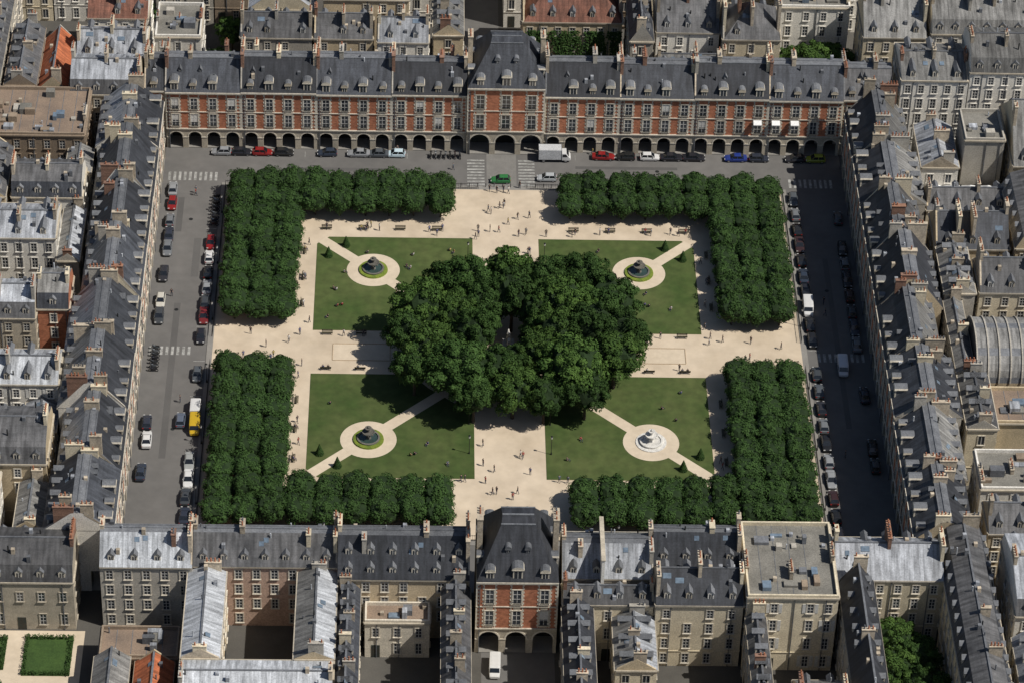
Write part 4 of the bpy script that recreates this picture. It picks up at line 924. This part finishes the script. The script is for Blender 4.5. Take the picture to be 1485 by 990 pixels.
for s in(-1,1):
    for y in(-42,-26,-9,9,26,42): inst("street_lamp",LM,(s*54.2,y,.12))
    for x in(-46,-32,-18,18,32,46): inst("street_lamp",LM,(x,s*51.2,.12))
    for y in(-20,-28,20,28): inst("street_lamp",LM,(s*7.2,y,.12))
g=G("iron_railing")
def rail(x0,y0,x1,y1):
    L=math.hypot(x1-x0,y1-y0); n=int(L/.35); dx,dy=(x1-x0)/L,(y1-y0)/L
    w=.03
    for z in(.35,1.3):
        g.box('rail','iron',min(x0,x1)-w*abs(dy),max(x0,x1)+w*abs(dy),min(y0,y1)-w*abs(dx),max(y0,y1)+w*abs(dx),z,z+.06,bot=True)
    for i in range(n+1):
        x,y=x0+dx*i*L/n,y0+dy*i*L/n; g.box('bars','iron',x-.02,x+.02,y-.02,y+.02,.12,1.5)
X,Y=53.9,50.8
for s in(-1,1):
    for t in(-1,1): rail(min(s*5,s*X),t*Y,max(s*5,s*X),t*Y); rail(s*X,min(t*4,t*Y),s*X,max(t*4,t*Y))
g.single()
for x in np.arange(-10,10.1,1.6):
    g=G("bollard",(float(x),51.5,.12)); g.prism('post','iron',0,0,0,.8,.07,.06,8); g.prism('cap','iron',0,0,.8,.92,.08,.03,8); g.single()
for x in (49.5,53.1,56.8):
    g=G("awning",(x,63.25,8.0)); g.q('cloth','canvas',[(-.8,0,.5),(.8,0,.5),(.8,-.9,0),(-.8,-.9,0)]); g.q('cloth','canvas',[(-.8,-.9,0),(.8,-.9,0),(.8,-.9,-.18),(-.8,-.9,-.18)]); g.single()

# ------------------------------------------------------------------ light, sky, camera
w=bpy.data.worlds.new("World"); SC.world=w; w.use_nodes=True; nt=w.node_tree
sky=nt.nodes.new("ShaderNodeTexSky"); sky.sky_type='NISHITA'; sky.sun_disc=False
EL=53; AZ=22
sky.sun_elevation=math.radians(EL); sky.sun_rotation=math.radians(90+AZ)
nt.links.new(sky.outputs[0],nt.nodes["Background"].inputs[0]); nt.nodes["Background"].inputs[1].default_value=.06
sd=Vector((math.cos(math.radians(EL))*math.cos(math.radians(AZ)),-math.cos(math.radians(EL))*math.sin(math.radians(AZ)),math.sin(math.radians(EL))))
ld=bpy.data.lights.new("sun",'SUN'); ld.energy=4.6; ld.angle=math.radians(.5); ld.color=(1,.95,.875)
lo=bpy.data.objects.new("sun",ld); lo.rotation_euler=(-sd).to_track_quat('-Z','Y').to_euler(); COL.objects.link(lo)
yaw,pitch,roll=.0359,.6732,.0340
d=np.array([math.sin(yaw)*math.cos(pitch), math.cos(yaw)*math.cos(pitch), -math.sin(pitch)])
r=np.array([math.cos(yaw), -math.sin(yaw),0.0]); u=np.cross(r,d)
c_,s_=math.cos(roll),math.sin(roll); r2=c_*r+s_*u; u2=-s_*r+c_*u
cd=bpy.data.cameras.new("camera"); cd.lens=4865.2/1485*36; cd.sensor_width=36; cd.clip_start=1; cd.clip_end=8000
co=bpy.data.objects.new("camera",cd); COL.objects.link(co)
m=Matrix(((r2[0],u2[0],-d[0],-16.4329),(r2[1],u2[1],-d[1],-475.8371),(r2[2],u2[2],-d[2],382.7358),(0,0,0,1)))
co.matrix_world=m; SC.camera=co
SC.view_settings.view_transform='Standard'; SC.view_settings.look='None'; SC.view_settings.exposure=0
